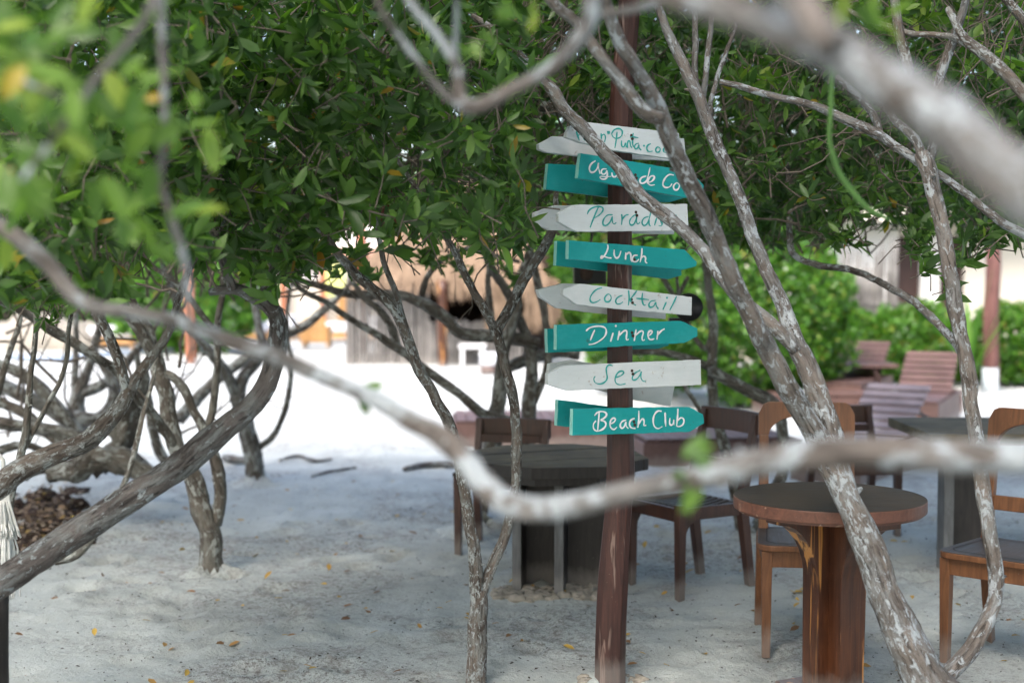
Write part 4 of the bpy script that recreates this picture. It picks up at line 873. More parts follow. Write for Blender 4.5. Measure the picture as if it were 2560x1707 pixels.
def arch_chair(label, x, y, rz, wood='chair', loc_only=False):
    """seat at .45 m, chair faces local -Y"""
    t = thing('arched_chair', label, 'chair', (x, y, 0), rz, 'wooden chairs with an arched backrest')
    W, D = .44, .42; W2 = .40
    for sx in (-1, 1):
        m = MB(); m.bar((sx * (W / 2 - .03), -D / 2 + .03, -.02), (sx * (W / 2 - .03), -D / 2 + .03, .425), .034, .034, 0, .044, .044); m.build('leg', M[wood], t, local=True, bevel=.003)
        m = MB(); m.bar((sx * (W2 / 2 + .0), D / 2 + .07, -.02), (sx * (W2 / 2 - .005), D / 2 - .02, .43), .032, .038, 0, .038, .046); m.build('leg', M[wood], t, local=True, bevel=.003)
    m = MB(); m.box((0, -D / 2 + .028, .392), (W - .10, .024, .066)); m.build('apron', M[wood], t, local=True, bevel=.002)
    for sx in (-1, 1):
        m = MB(); m.bar((sx * (W / 2 - .028), -D / 2 + .05, .392), (sx * (W2 / 2 - .006), D / 2 - .04, .392), .022, .066); m.build('apron', M[wood], t, local=True)
    m = MB(); m.box((0, D / 2 - .022, .392), (W2 - .06, .022, .06)); m.build('apron', M[wood], t, local=True)
    # rounded seat with a shallow groove
    def outline(w1, w2, d, r, z):
        pts = []; cs = [(-w1 / 2 + r, -d / 2 + r, 180, 270), (w1 / 2 - r, -d / 2 + r, 270, 360), (w2 / 2 - r * .4, d / 2 - r * .4, 0, 90), (-w2 / 2 + r * .4, d / 2 - r * .4, 90, 180)]
        for i, (cx_, cy_, a0, a1) in enumerate(cs):
            rr = r if i < 2 else r * .4
            for k in range(7): a = rad(a0 + (a1 - a0) * k / 6); pts.append(Vector((cx_ + math.cos(a) * rr, cy_ + math.sin(a) * rr, z)))
        return pts
    m = MB(); m.extrude(outline(W + .015, W2 + .02, D + .02, .07, .426), (0, 0, .028), 0, 1); m.build('seat', [M['seat'], M[wood]], t, local=True, bevel=.006)
    m = MB(); o1 = outline(W - .06, W2 - .05, D - .07, .06, .4553); o2 = outline(W - .072, W2 - .062, D - .082, .055, .4553)
    m._add(o1 + o2, [(i, (i + 1) % 28, 28 + (i + 1) % 28, 28 + i) for i in range(28)]); m.build('seat_groove', M['dark'], t, local=True)
    # back: slightly raked
    rake = math.atan(.07 / .55); back = thing('backrest', None, None); back.parent = t; back.location = (0, D / 2 - .02, .45); back.rotation_euler = (-rake, 0, 0)
    hb = .555; wb = W2 + .015
    for sx in (-1, 1):
        m = MB(); m.bar((sx * (wb / 2 - .022), 0, -.02), (sx * (wb / 2 - .024), 0, hb - .145), .042, .034); m.build('stile', M[wood], back, local=True, bevel=.004)
    out = []; r = .055
    for a0, cx_ in ((0, wb / 2 - r), (90, -wb / 2 + r)):
        for k in range(7): a = rad(a0 + 90 * k / 6); out.append((cx_ + math.cos(a) * r, hb - r + math.sin(a) * r))
    inner = [(-wb / 2 + .046 + (wb / 2 - .046) * (1 - math.cos(math.pi * k / 20)), hb - .145 + .085 * math.sin(math.pi * k / 20)) for k in range(21)]
    m = MB(); top_l = (-wb / 2, hb - .145); top_r = (wb / 2, hb - .145)
    N_ = 20; outer = []
    for k in range(N_ + 1):
        x_ = -wb / 2 + wb * k / N_; xe = abs(x_) - (wb / 2 - r); z_ = hb if xe <= 0 else hb - r + math.sqrt(max(0, r * r - xe * xe)); outer.append((x_, z_))
    outer[0] = (-wb / 2, hb - r); outer[-1] = (wb / 2, hb - r)
    V = []
    for yy in (-.0165, .0165):
        V += [(-wb / 2, yy, hb - .1445)] + [(a, yy, b) for a, b in outer] + [(wb / 2, yy, hb - .1445)] + [(a, yy, b) for a, b in inner]
    no = N_ + 3; tot = no + 21; fs = []
    for s_ in (0, 1):
        off = s_ * tot; 
        strip = [(0, 1, no + 0)] + [(1 + k, 2 + k, no + k + 1, no + k) for k in range(N_)] + [(no - 2, no - 1, no + 20)]
        for f in strip: fs.append(tuple(i + off for i in (f if s_ else f[::-1])))
    for k in range(no - 1): fs.append((k, k + 1, tot + k + 1, tot + k))
    for k in range(20): fs.append((no + k + 1, no + k, tot + no + k, tot + no + k + 1))
    m._add(V, fs); m.build('crest_rail', M[wood], back, local=True, bevel=.003)
    m = MB(); m.box((0, 0, .155), (wb - .085, .022, .062)); m.build('cross_rail', M[wood], back, local=True, bevel=.003)
    return t
# the chair behind the round table (faces the camera) and the one cut by the right edge
arch_chair('arched back chair pushed in behind the round table, seen between the leaning trunks', 1.262, 5.97, rad(-7), 'chair')
arch_chair('honey brown arched back chair cut off by the right edge of the picture', 2.015, 5.687, rad(-42), 'chair')

def slat_chair(label, x, y, rz, wood='chair_dark', slats=True, name='slatted_chair', group=None, H=.86, arms=0):
    """faces local -Y"""
    t = thing(name, label, 'chair', (x, y, 0), rz, group); W, D = .44, .42
    for sx in (-1, 1):
        m = MB(); m.bar((sx * (W / 2 - .022), -D / 2 + .022, -.02), (sx * (W / 2 - .022), -D / 2 + .022, .452 + arms), .036, .036, 0, .046, .046); m.build('leg', M[wood], t, local=True, bevel=.003)
        m = MB(); m.bar((sx * (W / 2 - .022), D / 2 + .045, -.02), (sx * (W / 2 - .022), D / 2 - .02, .44), .038, .040, 0, .044, .05); m.build('leg', M[wood], t, local=True, bevel=.003)
        m = MB(); m.bar((sx * (W / 2 - .022), D / 2 - .02, .44), (sx * (W / 2 - .022), D / 2 + .07, H), .044, .045, 0, .034, .03); m.build('stile', M[wood], t, local=True, bevel=.003)
        m = MB(); m.bar((sx * (W / 2 - .020), -D / 2 + .045, .405), (sx * (W / 2 - .020), D / 2 - .045, .405), .026, .060); m.build('side_rail', M[wood], t, local=True, bevel=.002)
        # curved corner brace
        m = MB(); pr = [(.0, .0)] + [(.07 * (1 - math.sin(a)), -.10 * (1 - math.cos(a)) - .0) for a in [k * math.pi / 10 for k in range(6)]]
        m.extrude([Vector((sx * (W / 2 - .033), -D / 2 + .045 + a, .375 + b)) for a, b in [(0, 0), (.075, 0), (.03, -.02), (.008, -.06), (0, -.11)]], (sx * .02, 0, 0)); m.build('corner_brace', M[wood], t, local=True)
    for yy, z in ((-D / 2 + .022, .40), (D / 2 - .02, .40)):
        m = MB(); m.box((0, yy, z), (W - .09, .026, .065)); m.build('seat_rail', M[wood], t, local=True, bevel=.002)
    if slats:
        for k in range(8):
            x_ = -W / 2 + .062 + k * (W - .124) / 7; q = [(x_, -D / 2 + .036 + (D - .075) * i / 8, .430 - .020 * math.sin(math.pi * i / 8)) for i in range(9)]
            m = MB(); V = []
            for a in q: V += [(a[0] - .012, a[1], a[2] + .008), (a[0] + .012, a[1], a[2] + .008), (a[0] + .012, a[1], a[2] - .006), (a[0] - .012, a[1], a[2] - .006)]
            m._add(V, [(i * 4 + j, i * 4 + (j + 1) % 4, (i + 1) * 4 + (j + 1) % 4, (i + 1) * 4 + j) for i in range(8) for j in range(4)] + [(0, 1, 2, 3), (35, 34, 33, 32)])
            m.build('seat_slat', M['seat'], t, local=True)
    else:
        m = MB(); m.box((0, 0, .446), (W + .01, D + .01, .024)); m.build('seat', M['seat'], t, local=True, bevel=.006)
    q = []; m = MB(); V = []
    for i in range(11):
        e = i / 10 * 2 - 1; x_ = e * (W / 2 + .004); yb = D / 2 + .066 + .030 * (1 - e * e); V += [(x_, yb - .011, H - .098), (x_, yb + .011, H - .098), (x_, yb + .016, H + .012), (x_, yb - .006, H + .012)]
    m._add(V, [(i * 4 + j, (i + 1) * 4 + j, (i + 1) * 4 + (j + 1) % 4, i * 4 + (j + 1) % 4) for i in range(10) for j in range(4)] + [(0, 1, 2, 3), (43, 42, 41, 40)]); m.build('crest_rail', M[wood], t, local=True, bevel=.003)
    m = MB(); m.box((0, D / 2 + .018, .60), (W - .09, .02, .045)); m.build('back_rail', M[wood], t, local=True)
    return t
slat_chair('brown slatted seat chair turned away between the signpost and the round table', .866, 7.03, rad(31 - 90), 'chair_dark', True, arms=.0)
slat_chair('dark wooden chair half hidden behind the forked tree at the plank table', (1262 - 1280) / F * 7.9 - .02, 7.95, rad(-14), 'chair_dark', False, 'wooden_chair', H=.70)
slat_chair('dark plain chair in the background between the round table and the right hand table', (2150 - 1280) / F * 8.4, 8.5, rad(8), 'chair_dark', False, 'wooden_chair', H=.72)

# dark octagonal plank table behind the signpost
tc_ = P(1385, 1170, 7.05); TX, TY = tc_.x, 7.05
t = thing('plank_table', 'dark blackened octagonal table with a plank top standing behind the signpost', 'table', (TX, TY, 0))
TZ = .655; OR = .475; oc = ngon(0, 0, 0, OR, 8, rad(22.5 + 8))
ang = rad(24); nP = 6
def clip(poly, axis, lo, hi):
    def half(poly, f):
        out = []
        for i, a in enumerate(poly):
            b = poly[(i + 1) % len(poly)]; fa, fb = f(a), f(b)
            if fa >= 0: out.append(a)
            if (fa >= 0) != (fb >= 0): out.append(a.lerp(b, fa / (fa - fb)))
        return out
    poly = half(poly, lambda v: v.dot(axis) - lo); return half(poly, lambda v: hi - v.dot(axis)) if len(poly) > 2 else []
ax_ = Vector((-math.sin(ang), math.cos(ang), 0))
for k in range(nP):
    lo = -OR + 2 * OR * k / nP + .004; hi = lo + 2 * OR / nP - .008; pl = clip(oc, ax_, lo, hi)
    if len(pl) > 2:
        m = MB(); dz = R.uniform(-.002, .002); m.extrude([v + Vector((TX, TY, TZ - .055 + dz)) for v in pl], (0, 0, .055), 0, 1); m.build('plank', [M['plank'], M['black_wood']], t, bevel=.002)
m = MB(); m.extrude([v * .86 + Vector((TX, TY, TZ - .095)) for v in oc], (0, 0, .038)); m.build('under_frame', M['black_wood'], t)
def slab_ped(t, cx, cy, rz, zt, mats=('black_wood', 'grey_edge')):
    c_, s_ = math.cos(rz), math.sin(rz)
    for dx, dy, sx, sy in ((-.165, 0, .045, .34), (.05, -.03, .045, .40), (-.06, .05, .17, .035), (.17, -.05, .19, .035)):
        m = MB(); m.box((cx + dx * c_ - dy * s_, cy + dx * s_ + dy * c_, (zt - .02) / 2 - .03), (sx, sy, zt + .02), rz); 
        m.mi = [0, 0, 1, 0, 1, 0] if sx < .1 else [0] * 6
        m.build('pedestal_board', [M[mats[0]], M[mats[1]]], t, bevel=.002)
slab_ped(t, TX + .0, TY + .02, rad(-8), TZ - .09)
clods('sand_mound', 'lumpy sand piled against the feet of the dark plank table', 'sand mound',
      [(TX + R.uniform(-.30, .22), TY - .15 + R.uniform(-.18, .1), R.uniform(.008, .034), .7) for _ in range(190)])
# second dark table at the right
t2x, t2y = (2440 - 1280) / F * 7.75 + .12, 7.75
t = thing('plank_table', 'dark table with slab legs at the right edge behind the honey brown chair', 'table', (t2x, t2y, 0))
m = MB()
for k in range(5):
    lo = -.42 + .168 * k + .002; m = MB(); m.box((t2x + .02, t2y + lo + .082, .70), (1.0, .164, .05), rad(0)); m.build('plank', [M['plank']], t, bevel=.002)
m = MB(); m.box((t2x + .02, t2y, .662), (.84, .66, .022)); m.build('under_frame', M['chair'], t)
for dx, dy, w_ in ((-.36, -.30, .0), (.20, -.20, .0)):
    m = MB(); m.box((t2x + dx, t2y + dy, .31), (.05, .12, .68)); m.build('leg_board', M['grey_edge'], t)
    m = MB(); m.box((t2x + dx + .117, t2y + dy + .02, .31), (.18, .03, .68)); m.build('leg_board', M['black_wood'], t)

# sun loungers on the sunlit sand
def lounger(label, x, y, rz, back_deg=38, slat='lounger_slat', L=1.9, W=.75, H=.22, back=True, box=True):
    t = thing('sun_lounger', label, 'sun lounger', (x, y, 0), rz, 'low wooden sun loungers')
    if box:
        for sy in (-1, 1):
            m = MB(); m.box((0, sy * (W / 2 - .014), H / 2 - .015), (L, .028, H)); m.build('side_board', M['lounger'], t, local=True, bevel=.003)
        for sx in (-1, 1):
            m = MB(); m.box((sx * (L / 2 + .012), 0, H / 2 - .015), (.024, W, H)); m.build('end_board', M['lounger'], t, local=True, bevel=.003)
            m = MB(); m.box((sx * (L / 2 + .0255), 0, H * .55), (.004, .10, .028)); m.build('handle_slot', M['dark'], t, local=True)
    nb = 7; bl = .72; x0 = L / 2 - bl
    n = int((L - (bl if back else 0)) / .098)
    for k in range(n):
        m = MB(); m.box((-L / 2 + .05 + k * .098, 0, H + .004), (.088, W - .03, .018)); m.build('slat', M[slat], t, local=True)
    if back:
        a = rad(back_deg); bk = thing('backrest', None, None); bk.parent = t; bk.location = (x0 + .02, 0, H + .01); bk.rotation_euler = (0, -a, 0)
        for sy in (-1, 1):
            m = MB(); m.box((bl / 2, sy * (W / 2 - .06), -.024), (bl, .03, .035)); m.build('rail', M['door'], bk, local=True)
            m = MB(); m.bar((bl * .62, sy * (W / 2 - .1), -.03), (bl * 1.15, sy * (W / 2 - .1), -.44), .022, .03); m.build('prop', M['door'], bk, local=True)
        for k in range(nb):
            m = MB(); m.box((.05 + k * .104, 0, .0), (.074, W - .02, .018)); m.build('slat', M[slat], bk, local=True)
    return t
def at_ground(px, py): g = G(px, py); return g.x, g.y
# backrests rise away from the camera, heads to the far right
def lounger_at(label, px, py, d, rz, ang, slat, W=.56, L=1.7):
    """px,py: middle of the lower edge of the backrest"""
    c = P(px, py, d); bl = .72; u = Vector((math.cos(rz), math.sin(rz), 0)); x0 = L / 2 - bl + .02
    return lounger(label, c.x - u.x * x0, d - u.y * x0, rz, ang, slat, L, W, max(.2, c.z))
lounger_at('pale slatted lounger with raised back, nearest one behind the round table', 2184, 1094, 11.2, rad(56), 31, 'lounger_slat', .54)
lounger_at('red brown slatted lounger with raised back beside the thin crooked tree', 2310, 984, 14.4, rad(66), 32, 'lounger', .55)
lounger_at('dark brown lounger with raised back in front of the hedge beside a side table', 2138, 944, 16.4, rad(64), 32, 'lounger', .58)
lounger('low flat brown sunbed left of the signpost behind the plank table', .18, 12.95, rad(3), 0, 'lounger', 1.4, .95, .22, back=False)
lounger('flat brown sunbed with a handle slot just right of the signpost', 1.62, 11.6, rad(8), 0, 'lounger', 1.25, .8, .22, back=False)
def platform(label, px0, px1, pyb, h, dep=.6):
    g = G((px0 + px1) / 2, pyb); d = g.y; x0, x1 = (px0 - 1280) / F * d, (px1 - 1280) / F * d
    t = thing('low_platform', label, 'platform', (g.x, d, 0)); 
    m = MB(); m.box(((x0 + x1) / 2, d + dep / 2, h - .012), (x1 - x0 + .02, dep + .02, .03)); m.build('top_board', M['lounger'], t, bevel=.004)
    for a, b, sx, sy in (((x0 + x1) / 2, d + .015, x1 - x0, .03), ((x0 + x1) / 2, d + dep - .015, x1 - x0, .03), (x0 + .015, d + dep / 2, .03, dep - .062), (x1 - .015, d + dep / 2, .03, dep - .062)):
        m = MB(); m.box((a, b, (h - .03) / 2 - .02), (sx, sy, h - .01)); m.build('side_board', M['lounger'], t)
platform('low brown wooden box platform between the two slatted loungers', 2062, 2212, 1040, .24)
platform('low brown box platform right of the thin crooked tree on the bright sand', 2325, 2412, 1030, .23)
platform('low brown box platform seen between the leaning trunks and the dark tree', 1905, 2010, 1042, .23)
sx_, sy_ = 3.95, 16.3
t = thing('side_table', 'small low wooden side table with splayed legs next to the far lounger', 'side table', (sx_, sy_, 0))
m = MB(); m.box((sx_, sy_, .46), (.85, .5, .035)); m.build('tabletop', M['lounger'], t)
for a, b in ((-.3, -.2), (.3, -.2), (-.3, .2), (.3, .2)):
    m = MB(); m.bar((sx_ + a * 1.15, sy_ + b, 0), (sx_ + a * .5, sy_ + b, .445), .04, .03); m.build('leg', M['door'], t)

# ------------------------------------------------------------------ hedge, bush and beach house at right
def foliage_blob(name, label, cat, cx, cy, cz, rx, ry, rz_, n, L=.07, mat='leaf_bush', stems=6, box=False, group=None):
    t = thing(name, label, cat, (cx, cy, 0), group=group)
    u = RNG.normal(size=(n, 3)); u /= np.linalg.norm(u, axis=1, keepdims=True)
    if box:
        u = RNG.uniform(-1, 1, (n, 3)); k = np.abs(u).argmax(1); u[np.arange(n), k] = np.sign(u[np.arange(n), k])
    r = RNG.uniform(.72, 1.0, n) ** .7
    wob = np.array([1 + .22 * noise.noise(Vector((a * 2.2 + cx, b * 2.2, c_ * 2.2))) for a, b, c_ in u])
    c = u * (r * wob)[:, None] * np.array([rx, ry, rz_]) + np.array([cx, cy, cz])
    c = c[c[:, 2] > .06]
    b, d, nr, LL, ax = rosettes(c, 7, L, updir=np.array([0, -.3, .6])); 
    tag(link('foliage', leaves_mesh('foliage', b, d, nr, LL, .42, L < .09), M[mat], t), kind='stuff')
    m = MB()
    for k in range(stems):
        a = R.uniform(0, 6.28); q = [Vector((cx + math.cos(a) * rx * .1, cy + math.sin(a) * ry * .1, -.05))]
        tgt = Vector((cx + math.cos(a) * rx * R.uniform(.3, .8), cy + math.sin(a) * ry * R.uniform(.3, .8), cz + rz_ * R.uniform(0, .6)))
        for i in range(1, 6): q.append(q[0].lerp(tgt, i / 5) + Vector((R.gauss(0, .03), R.gauss(0, .03), 0)))
        m.tube(q, [.03 * (1 - .13 * i) for i in range(6)], 6, .1, R.uniform(0, 9))
    m.build('stem', M['bark_far'], t); return t
bx = (1870 - 1280) / F * 14.8
foliage_blob('round_bush', 'large rounded bright green bush behind the leaning trunks', 'bush', (1870 - 1280) / F * 16, 16.0, 1.05, 1.22, .95, .98, 5200, .085, stems=9)
foliage_blob('round_bush', 'smaller green bush behind the signboards at the hedge end', 'bush', (1640 - 1280) / F * 17, 17.5, .75, .85, .7, .75, 2200, .085)
for k in range(5):
    x0 = 4.15 + k * 1.28
    foliage_blob('hedge_plant', ['leafy hedge shrub next to the big round bush', 'second hedge shrub from the big round bush', 'hedge shrub behind the slatted loungers', 'hedge shrub left of the round porch post', 'hedge shrub at the right edge behind the porch post'][k], 'hedge shrub', x0, 18.9 - .02 * k, .50, .78, .45, .60 + R.uniform(-.05, .05), 2000, .10, box=False, group='clipped hedge shrubs in front of the house')
# house
hy = 21.0
def PX(px, d): return (px - 1280) / F * d
def PZ(py, d): return P(1280, py, d).z
h = thing('beach_house', 'cream plastered low house with dark door openings behind the hedge', 'house', (6.5, hy, 0))
xa, xb = PX(2010, hy), PX(2255, hy)
H_ = PZ(556, hy)
def wallbox(x0, x1, z0, z1, m_, y=hy, th=.2, nm='wall'):
    m = MB(); m.box(((x0 + x1) / 2, y + th / 2, (z0 + z1) / 2), (x1 - x0, th, z1 - z0)); m.build(nm, M[m_], h)
wallbox(PX(1960, hy), PX(2244, hy), -.1, H_, 'wall2'); wallbox(PX(2302, hy), PX(2348, hy), -.1, H_, 'wall2')
wallbox(PX(2410, hy), PX(2900, hy), -.1, H_, 'wall')
wallbox(PX(2244, hy) + .003, PX(2302, hy) - .003, -.1, H_ - .2, 'door', hy + .12, .06, 'door'); wallbox(PX(2348, hy) + .003, PX(2410, hy) - .003, -.1, H_ - .2, 'door', hy + .12, .06, 'door')
wallbox(PX(2244, hy), PX(2302, hy), H_ - .2, H_, 'wall', nm='lintel'); wallbox(PX(2348, hy), PX(2410, hy), H_ - .2, H_, 'wall', nm='lintel')
m = MB(); m.box((PX(2430, hy), hy + 1.5, H_ + .13), (PX(2900, hy) - PX(1940, hy), 4.4, .26)); m.build('flat_roof', M['wall'], h)
m = MB(); m.box((PX(2430, hy), hy + 3, H_ / 2), (6.4, .1, H_)); m.build('rear_wall', M['wall'], h)
# stick fence
fy = 19.9
t = thing('stick_fence', 'fence of uneven weathered grey sticks in front of the white wall', 'fence', (PX(2110, fy), fy, 0))
for k in range(46):
    x = PX(1990 + k * 5.6 + R.uniform(-1.5, 1.5), fy); top = PZ(R.uniform(590, 690), fy)
    mm = limb([(1, 1, 1, 1), (2, 2, 1, 1)], 1) if False else None
    m = MB(); r = R.uniform(.016, .032); q = [Vector((x + R.gauss(0, .006), fy + R.gauss(0, .01), z)) for z in (-.05, top * .35, top * .7, top)]
    m.tube(q, [r, r * .95, r * .85, r * .5], 6, .1, R.uniform(0, 9)); m.build('stick', M['stick'], t)
for z in (.55, 1.05):
    m = MB(); m.bar((PX(1985, fy), fy - .03, z), (PX(2252, fy), fy - .03, z + .02), .035, .035); m.build('rail', M['stick'], t)
# porch post
def round_post(label, px, pyb, w_, top_py, mat='orange_wood', foot=None, d=None, name='wooden_post', group=None):
    g = G(px, pyb); d = g.y; r = w_ / 2 / F * d; zt = PZ(top_py, d)
    t = thing(name, label, 'post', (g.x, d, 0), group=group)
    q = [Vector((g.x + .012 * math.sin(k * 1.3), d, -.1 + (zt + .1) * k / 8)) for k in range(9)]
    m = MB(); m.tube(q, [r * (1.04 - .01 * k) for k in range(9)], 14, .05, px / 97.); m.build('shaft', M[mat], t)
    if foot:
        m = MB(); m.tube([Vector((g.x, d, -.1)), Vector((g.x, d, foot))], [r * 1.12, r * 1.1], 14, 0); m.build('painted_foot', M['white'], t)
    return t
M['post_far'] = mat_wood('purple_brown_post', (.085, .036, .032), (.20, .095, .08), .5, (1, 1, .1), 8, None, .3)
round_post('tall round porch post with a white painted foot in front of the cream house', 2476, 978, 38, 560, 'post_far', .30)
# young palm
def palm(label, px, pyb, n, L, name='palm_plant'):
    g = G(px, pyb); t = thing(name, label, 'plant', (g.x, g.y, 0))
    for k in range(n):
        a = R.uniform(0, 6.28); lean = R.uniform(.15, .75); LL = L * R.uniform(.7, 1.1); m = MB(); q = []; 
        for i in range(9):
            e = i / 8; q.append(Vector((g.x + math.cos(a) * lean * LL * e ** 1.4, g.y + math.sin(a) * lean * LL * e ** 1.4 * .5, .1 + LL * (e - .22 * lean * e * e))))
        s_ = Vector((-math.sin(a), math.cos(a), .2)); V = []
        for i, p in enumerate(q): w_ = .055 * math.sin(math.pi * (.12 + .86 * i / 8)); V += [p + s_ * w_, p - Vector((0, 0, .012)), p - s_ * w_]
        m._add(V, [(i * 3 + j, i * 3 + j + 1, (i + 1) * 3 + j + 1, (i + 1) * 3 + j) for i in range(8) for j in (0, 1)], 0, True); m.build('frond', M['palm'], t)
    return t
palm('young upright palm plant growing against the cream wall beside the porch post', 2425, 985, 7, 1.45)

# ------------------------------------------------------------------ thatched hut
hd = 23.0
hx0, hx1 = PX(945, hd), PX(1335, hd); hc = (hx0 + hx1) / 2
hut = thing('thatched_hut', 'thatched beach hut with grey stick walls and a shaggy straw roof', 'hut', (hc, hd + 1.2, 0))
def stick_wall(x0, x1, z0, z1, y, step=.055):
    m = MB(); x = x0
    while x < x1:
        r = R.uniform(.02, .032); zt = z1 + R.uniform(-.05, .03)
        m.tube([Vector((x, y + R.gauss(0, .012), z0)), Vector((x + R.gauss(0, .01), y, (z0 + zt) / 2)), Vector((x + R.gauss(0, .01), y, zt))], [r, r, r * .9], 6, 0, R.uniform(0, 9), caps=False); x += step * R.uniform(.8, 1.2)
    tag(m.build('stick_wall', M['stick'], hut), kind='stuff')
stick_wall(hx0 - .5, PX(1075, hd), -.05, PZ(690, hd), hd)
stick_wall(PX(1075, hd), hx1 - .2, -.05, PZ(800, hd), hd)
m = MB(); m.box((hc, hd + 2.6, .9), (hx1 - hx0 + .6, .05, 1.8)); m.build('rear_wall', M['debris'], hut)
for s_ in (hx0 - .45, hx1 - .1):
    m = MB(); m.box((s_, hd + 1.3, .9), (.05, 2.6, 1.8)); m.build('side_wall', M['debris'], hut)
# roof: hipped, covered with hanging straw strands
rx0, rx1, ry0, ry1 = hx0 - .35, hx1 + .25, hd - .35, hd + 3.0; ze = PZ(705, hd); zr = ze + 1.75
m = MB(); rid = [Vector((hc - .5, hd + 1.3, zr)), Vector((hc + .5, hd + 1.3, zr))]; cn = [Vector((rx0, ry0, ze)), Vector((rx1, ry0, ze)), Vector((rx1, ry1, ze)), Vector((rx0, ry1, ze))]
m._add(cn + rid, [(0, 1, 5, 4), (1, 2, 5), (2, 3, 4, 5), (3, 0, 4)]); m.build('roof', M['thatch'], hut)
m = MB()
def strand(p, v, L, w_=.018):
    s_ = v.cross(Vector((0, 1, 0))).normalized() if abs(v.y) < .95 else Vector((1, 0, 0)); a = p; b = p + v * L * .6; e = p + v * L + Vector((R.gauss(0, .05), R.gauss(0, .03), -.06))
    m._add([a - s_ * w_, a + s_ * w_, b - s_ * w_ * .8, b + s_ * w_ * .8, e], [(0, 1, 3, 2), (2, 3, 4)])
for _ in range(5200):
    e = R.random(); side = R.random()
    if side < .66:
        x = R.uniform(rx0, rx1); zf = R.random() ** .7; top = Vector((hc + max(-.5, min(.5, x - hc)), hd + 1.3, zr)); p = Vector((x, ry0, ze)).lerp(top, zf); v = (Vector((x, ry0, ze)) - top).normalized()
    else:
        y = R.uniform(ry0, ry1); xs_ = rx0 if side < .83 else rx1; top = rid[0] if xs_ == rx0 else rid[1]; zf = R.random() ** .7; p = Vector((xs_, y, ze)).lerp(top, zf); v = (Vector((xs_, y, ze)) - top).normalized()
    strand(p + Vector((0, -.02, .02)) * R.random() * 2, (v + Vector((R.gauss(0, .08), 0, -.25))).normalized(), R.uniform(.25, .5))
for xa_, xb_, zt, zb in ((PX(1222, hd), PX(1262, hd), ze + .05, PZ(840, hd)), (PX(1315, hd), PX(1395, hd), ze + .1, PZ(830, hd)), (PX(1270, hd), PX(1300, hd), ze, PZ(760, hd)), (PX(1130, hd), PX(1165, hd), ze, PZ(745, hd))):
    for _ in range(160): strand(Vector((R.uniform(xa_, xb_), hd - .25 + R.uniform(-.1, .1), R.uniform((zt + zb) / 2, zt))), Vector((R.gauss(0, .05), 0, -1)), (zt - zb) * .5, .022)
tag(m.build('straw', M['thatch'], hut), kind='stuff')
for i, (a, b, w_, tp, lab) in enumerate([(905, 906, 28, 560, 'orange lit round post at the left corner of the thatched hut'), (1106, 916, 24, 700, 'dark red round post in front of the hut opening'), (476, 908, 24, 600, 'short orange post standing alone on the bright beach at left')]):
    round_post(lab, a, b, w_, tp, 'orange_wood' if i != 1 else 'table', foot=.14 if i == 0 else None)
# bits around the hut
def bench(label, px0, px1, py_top, py_bot, mat, d=None, name='low_bench', cat='bench', dep=.5, legs=True):
    g = G((px0 + px1) / 2, py_bot); d = g.y; x0, x1 = PX(px0, d), PX(px1, d); z = PZ(py_top, d)
    t = thing(name, label, cat, (g.x, d, 0)); m = MB(); m.box(((x0 + x1) / 2, d + dep / 2, z - .03), (x1 - x0, dep, .06)); m.build('top', M[mat], t, bevel=.01)
    for a in (x0 + .06, x1 - .06):
        for b in (.05, dep - .05):
            m = MB(); m.box((a, d + b, (z - .06) / 2), (.06, .06, z - .06)); m.build('leg', M[mat], t)
    return t
bench('small white bench in front of the hut wall', 1146, 1215, 862, 915, 'cushion')
g = G(1222, 935); t = thing('white_bucket', 'white banded tub beside the bench in front of the hut', 'tub', (g.x, g.y, 0))
for k, (z0, z1, mt) in enumerate([(0, .13, 'lounger'), (.13, .24, 'cushion'), (.25, .32, 'cushion')]):
    m = MB(); m.tube([Vector((g.x, g.y, z0)), Vector((g.x, g.y, z1))], [.12 + .01 * k, .125 + .01 * k], 18, 0); m.build('band', M[mt], t)

# wooden crate chair and pale sunbeds on the bright beach
g = G(787, 872); t = thing('beach_armchair', 'golden wooden boxy armchair out on the bright sand at left of the hut', 'armchair', (g.x, g.y, 0)); d = g.y
x0, x1, z1 = PX(760, d), PX(815, d), PZ(800, d)
for k in range(4):
    m = MB(); m.box((x0 + (x1 - x0) * (k + .5) / 4, d, (z1 + .08) / 2 + .05), ((x1 - x0) / 4 - .006, .03, z1 - .08)); m.build('back_plank', M['box_wood'], t)
for sx in (x0 - .02, x1 + .02):
    m = MB(); m.box((sx, d + .3, z1 * .42), (.04, .6, z1 * .75)); m.build('side_panel', M['box_wood'], t)
m = MB(); m.box(((x0 + x1) / 2, d + .3, z1 * .4), (x1 - x0 - .02, .54, .05)); m.build('seat', M['cushion'], t)
def daybed(label, px, py, w_, dep, hgt, mat='cushion', rz=0):
    g = G(px, py); t = thing('daybed', label, 'daybed', (g.x, g.y, 0), rz, 'pale daybeds on the beach')
    m = MB(); m.box((0, dep / 2, hgt * .3), (w_, dep, hgt * .25)); m.build('frame', M['box_wood' if mat != 'blue' else 'stick'], t, local=True)
    m = MB(); m.box((0, dep / 2, hgt * .62), (w_ * .97, dep * .97, hgt * .36)); m.build('mattress', M[mat], t, local=True, bevel=.04)
    for a in (-1, 1):
        for b in (.06, dep - .06):
            m = MB(); m.box((a * (w_ / 2 - .05), b, hgt * .09), (.06, .06, hgt * .18)); m.build('leg', M['box_wood'], t, local=True)
    m = MB(); m.box((w_ * .38, dep / 2, hgt * .92), (w_ * .18, dep * .8, hgt * .24), 0); m.build('pillow', M['cushion'], t, local=True, bevel=.04)
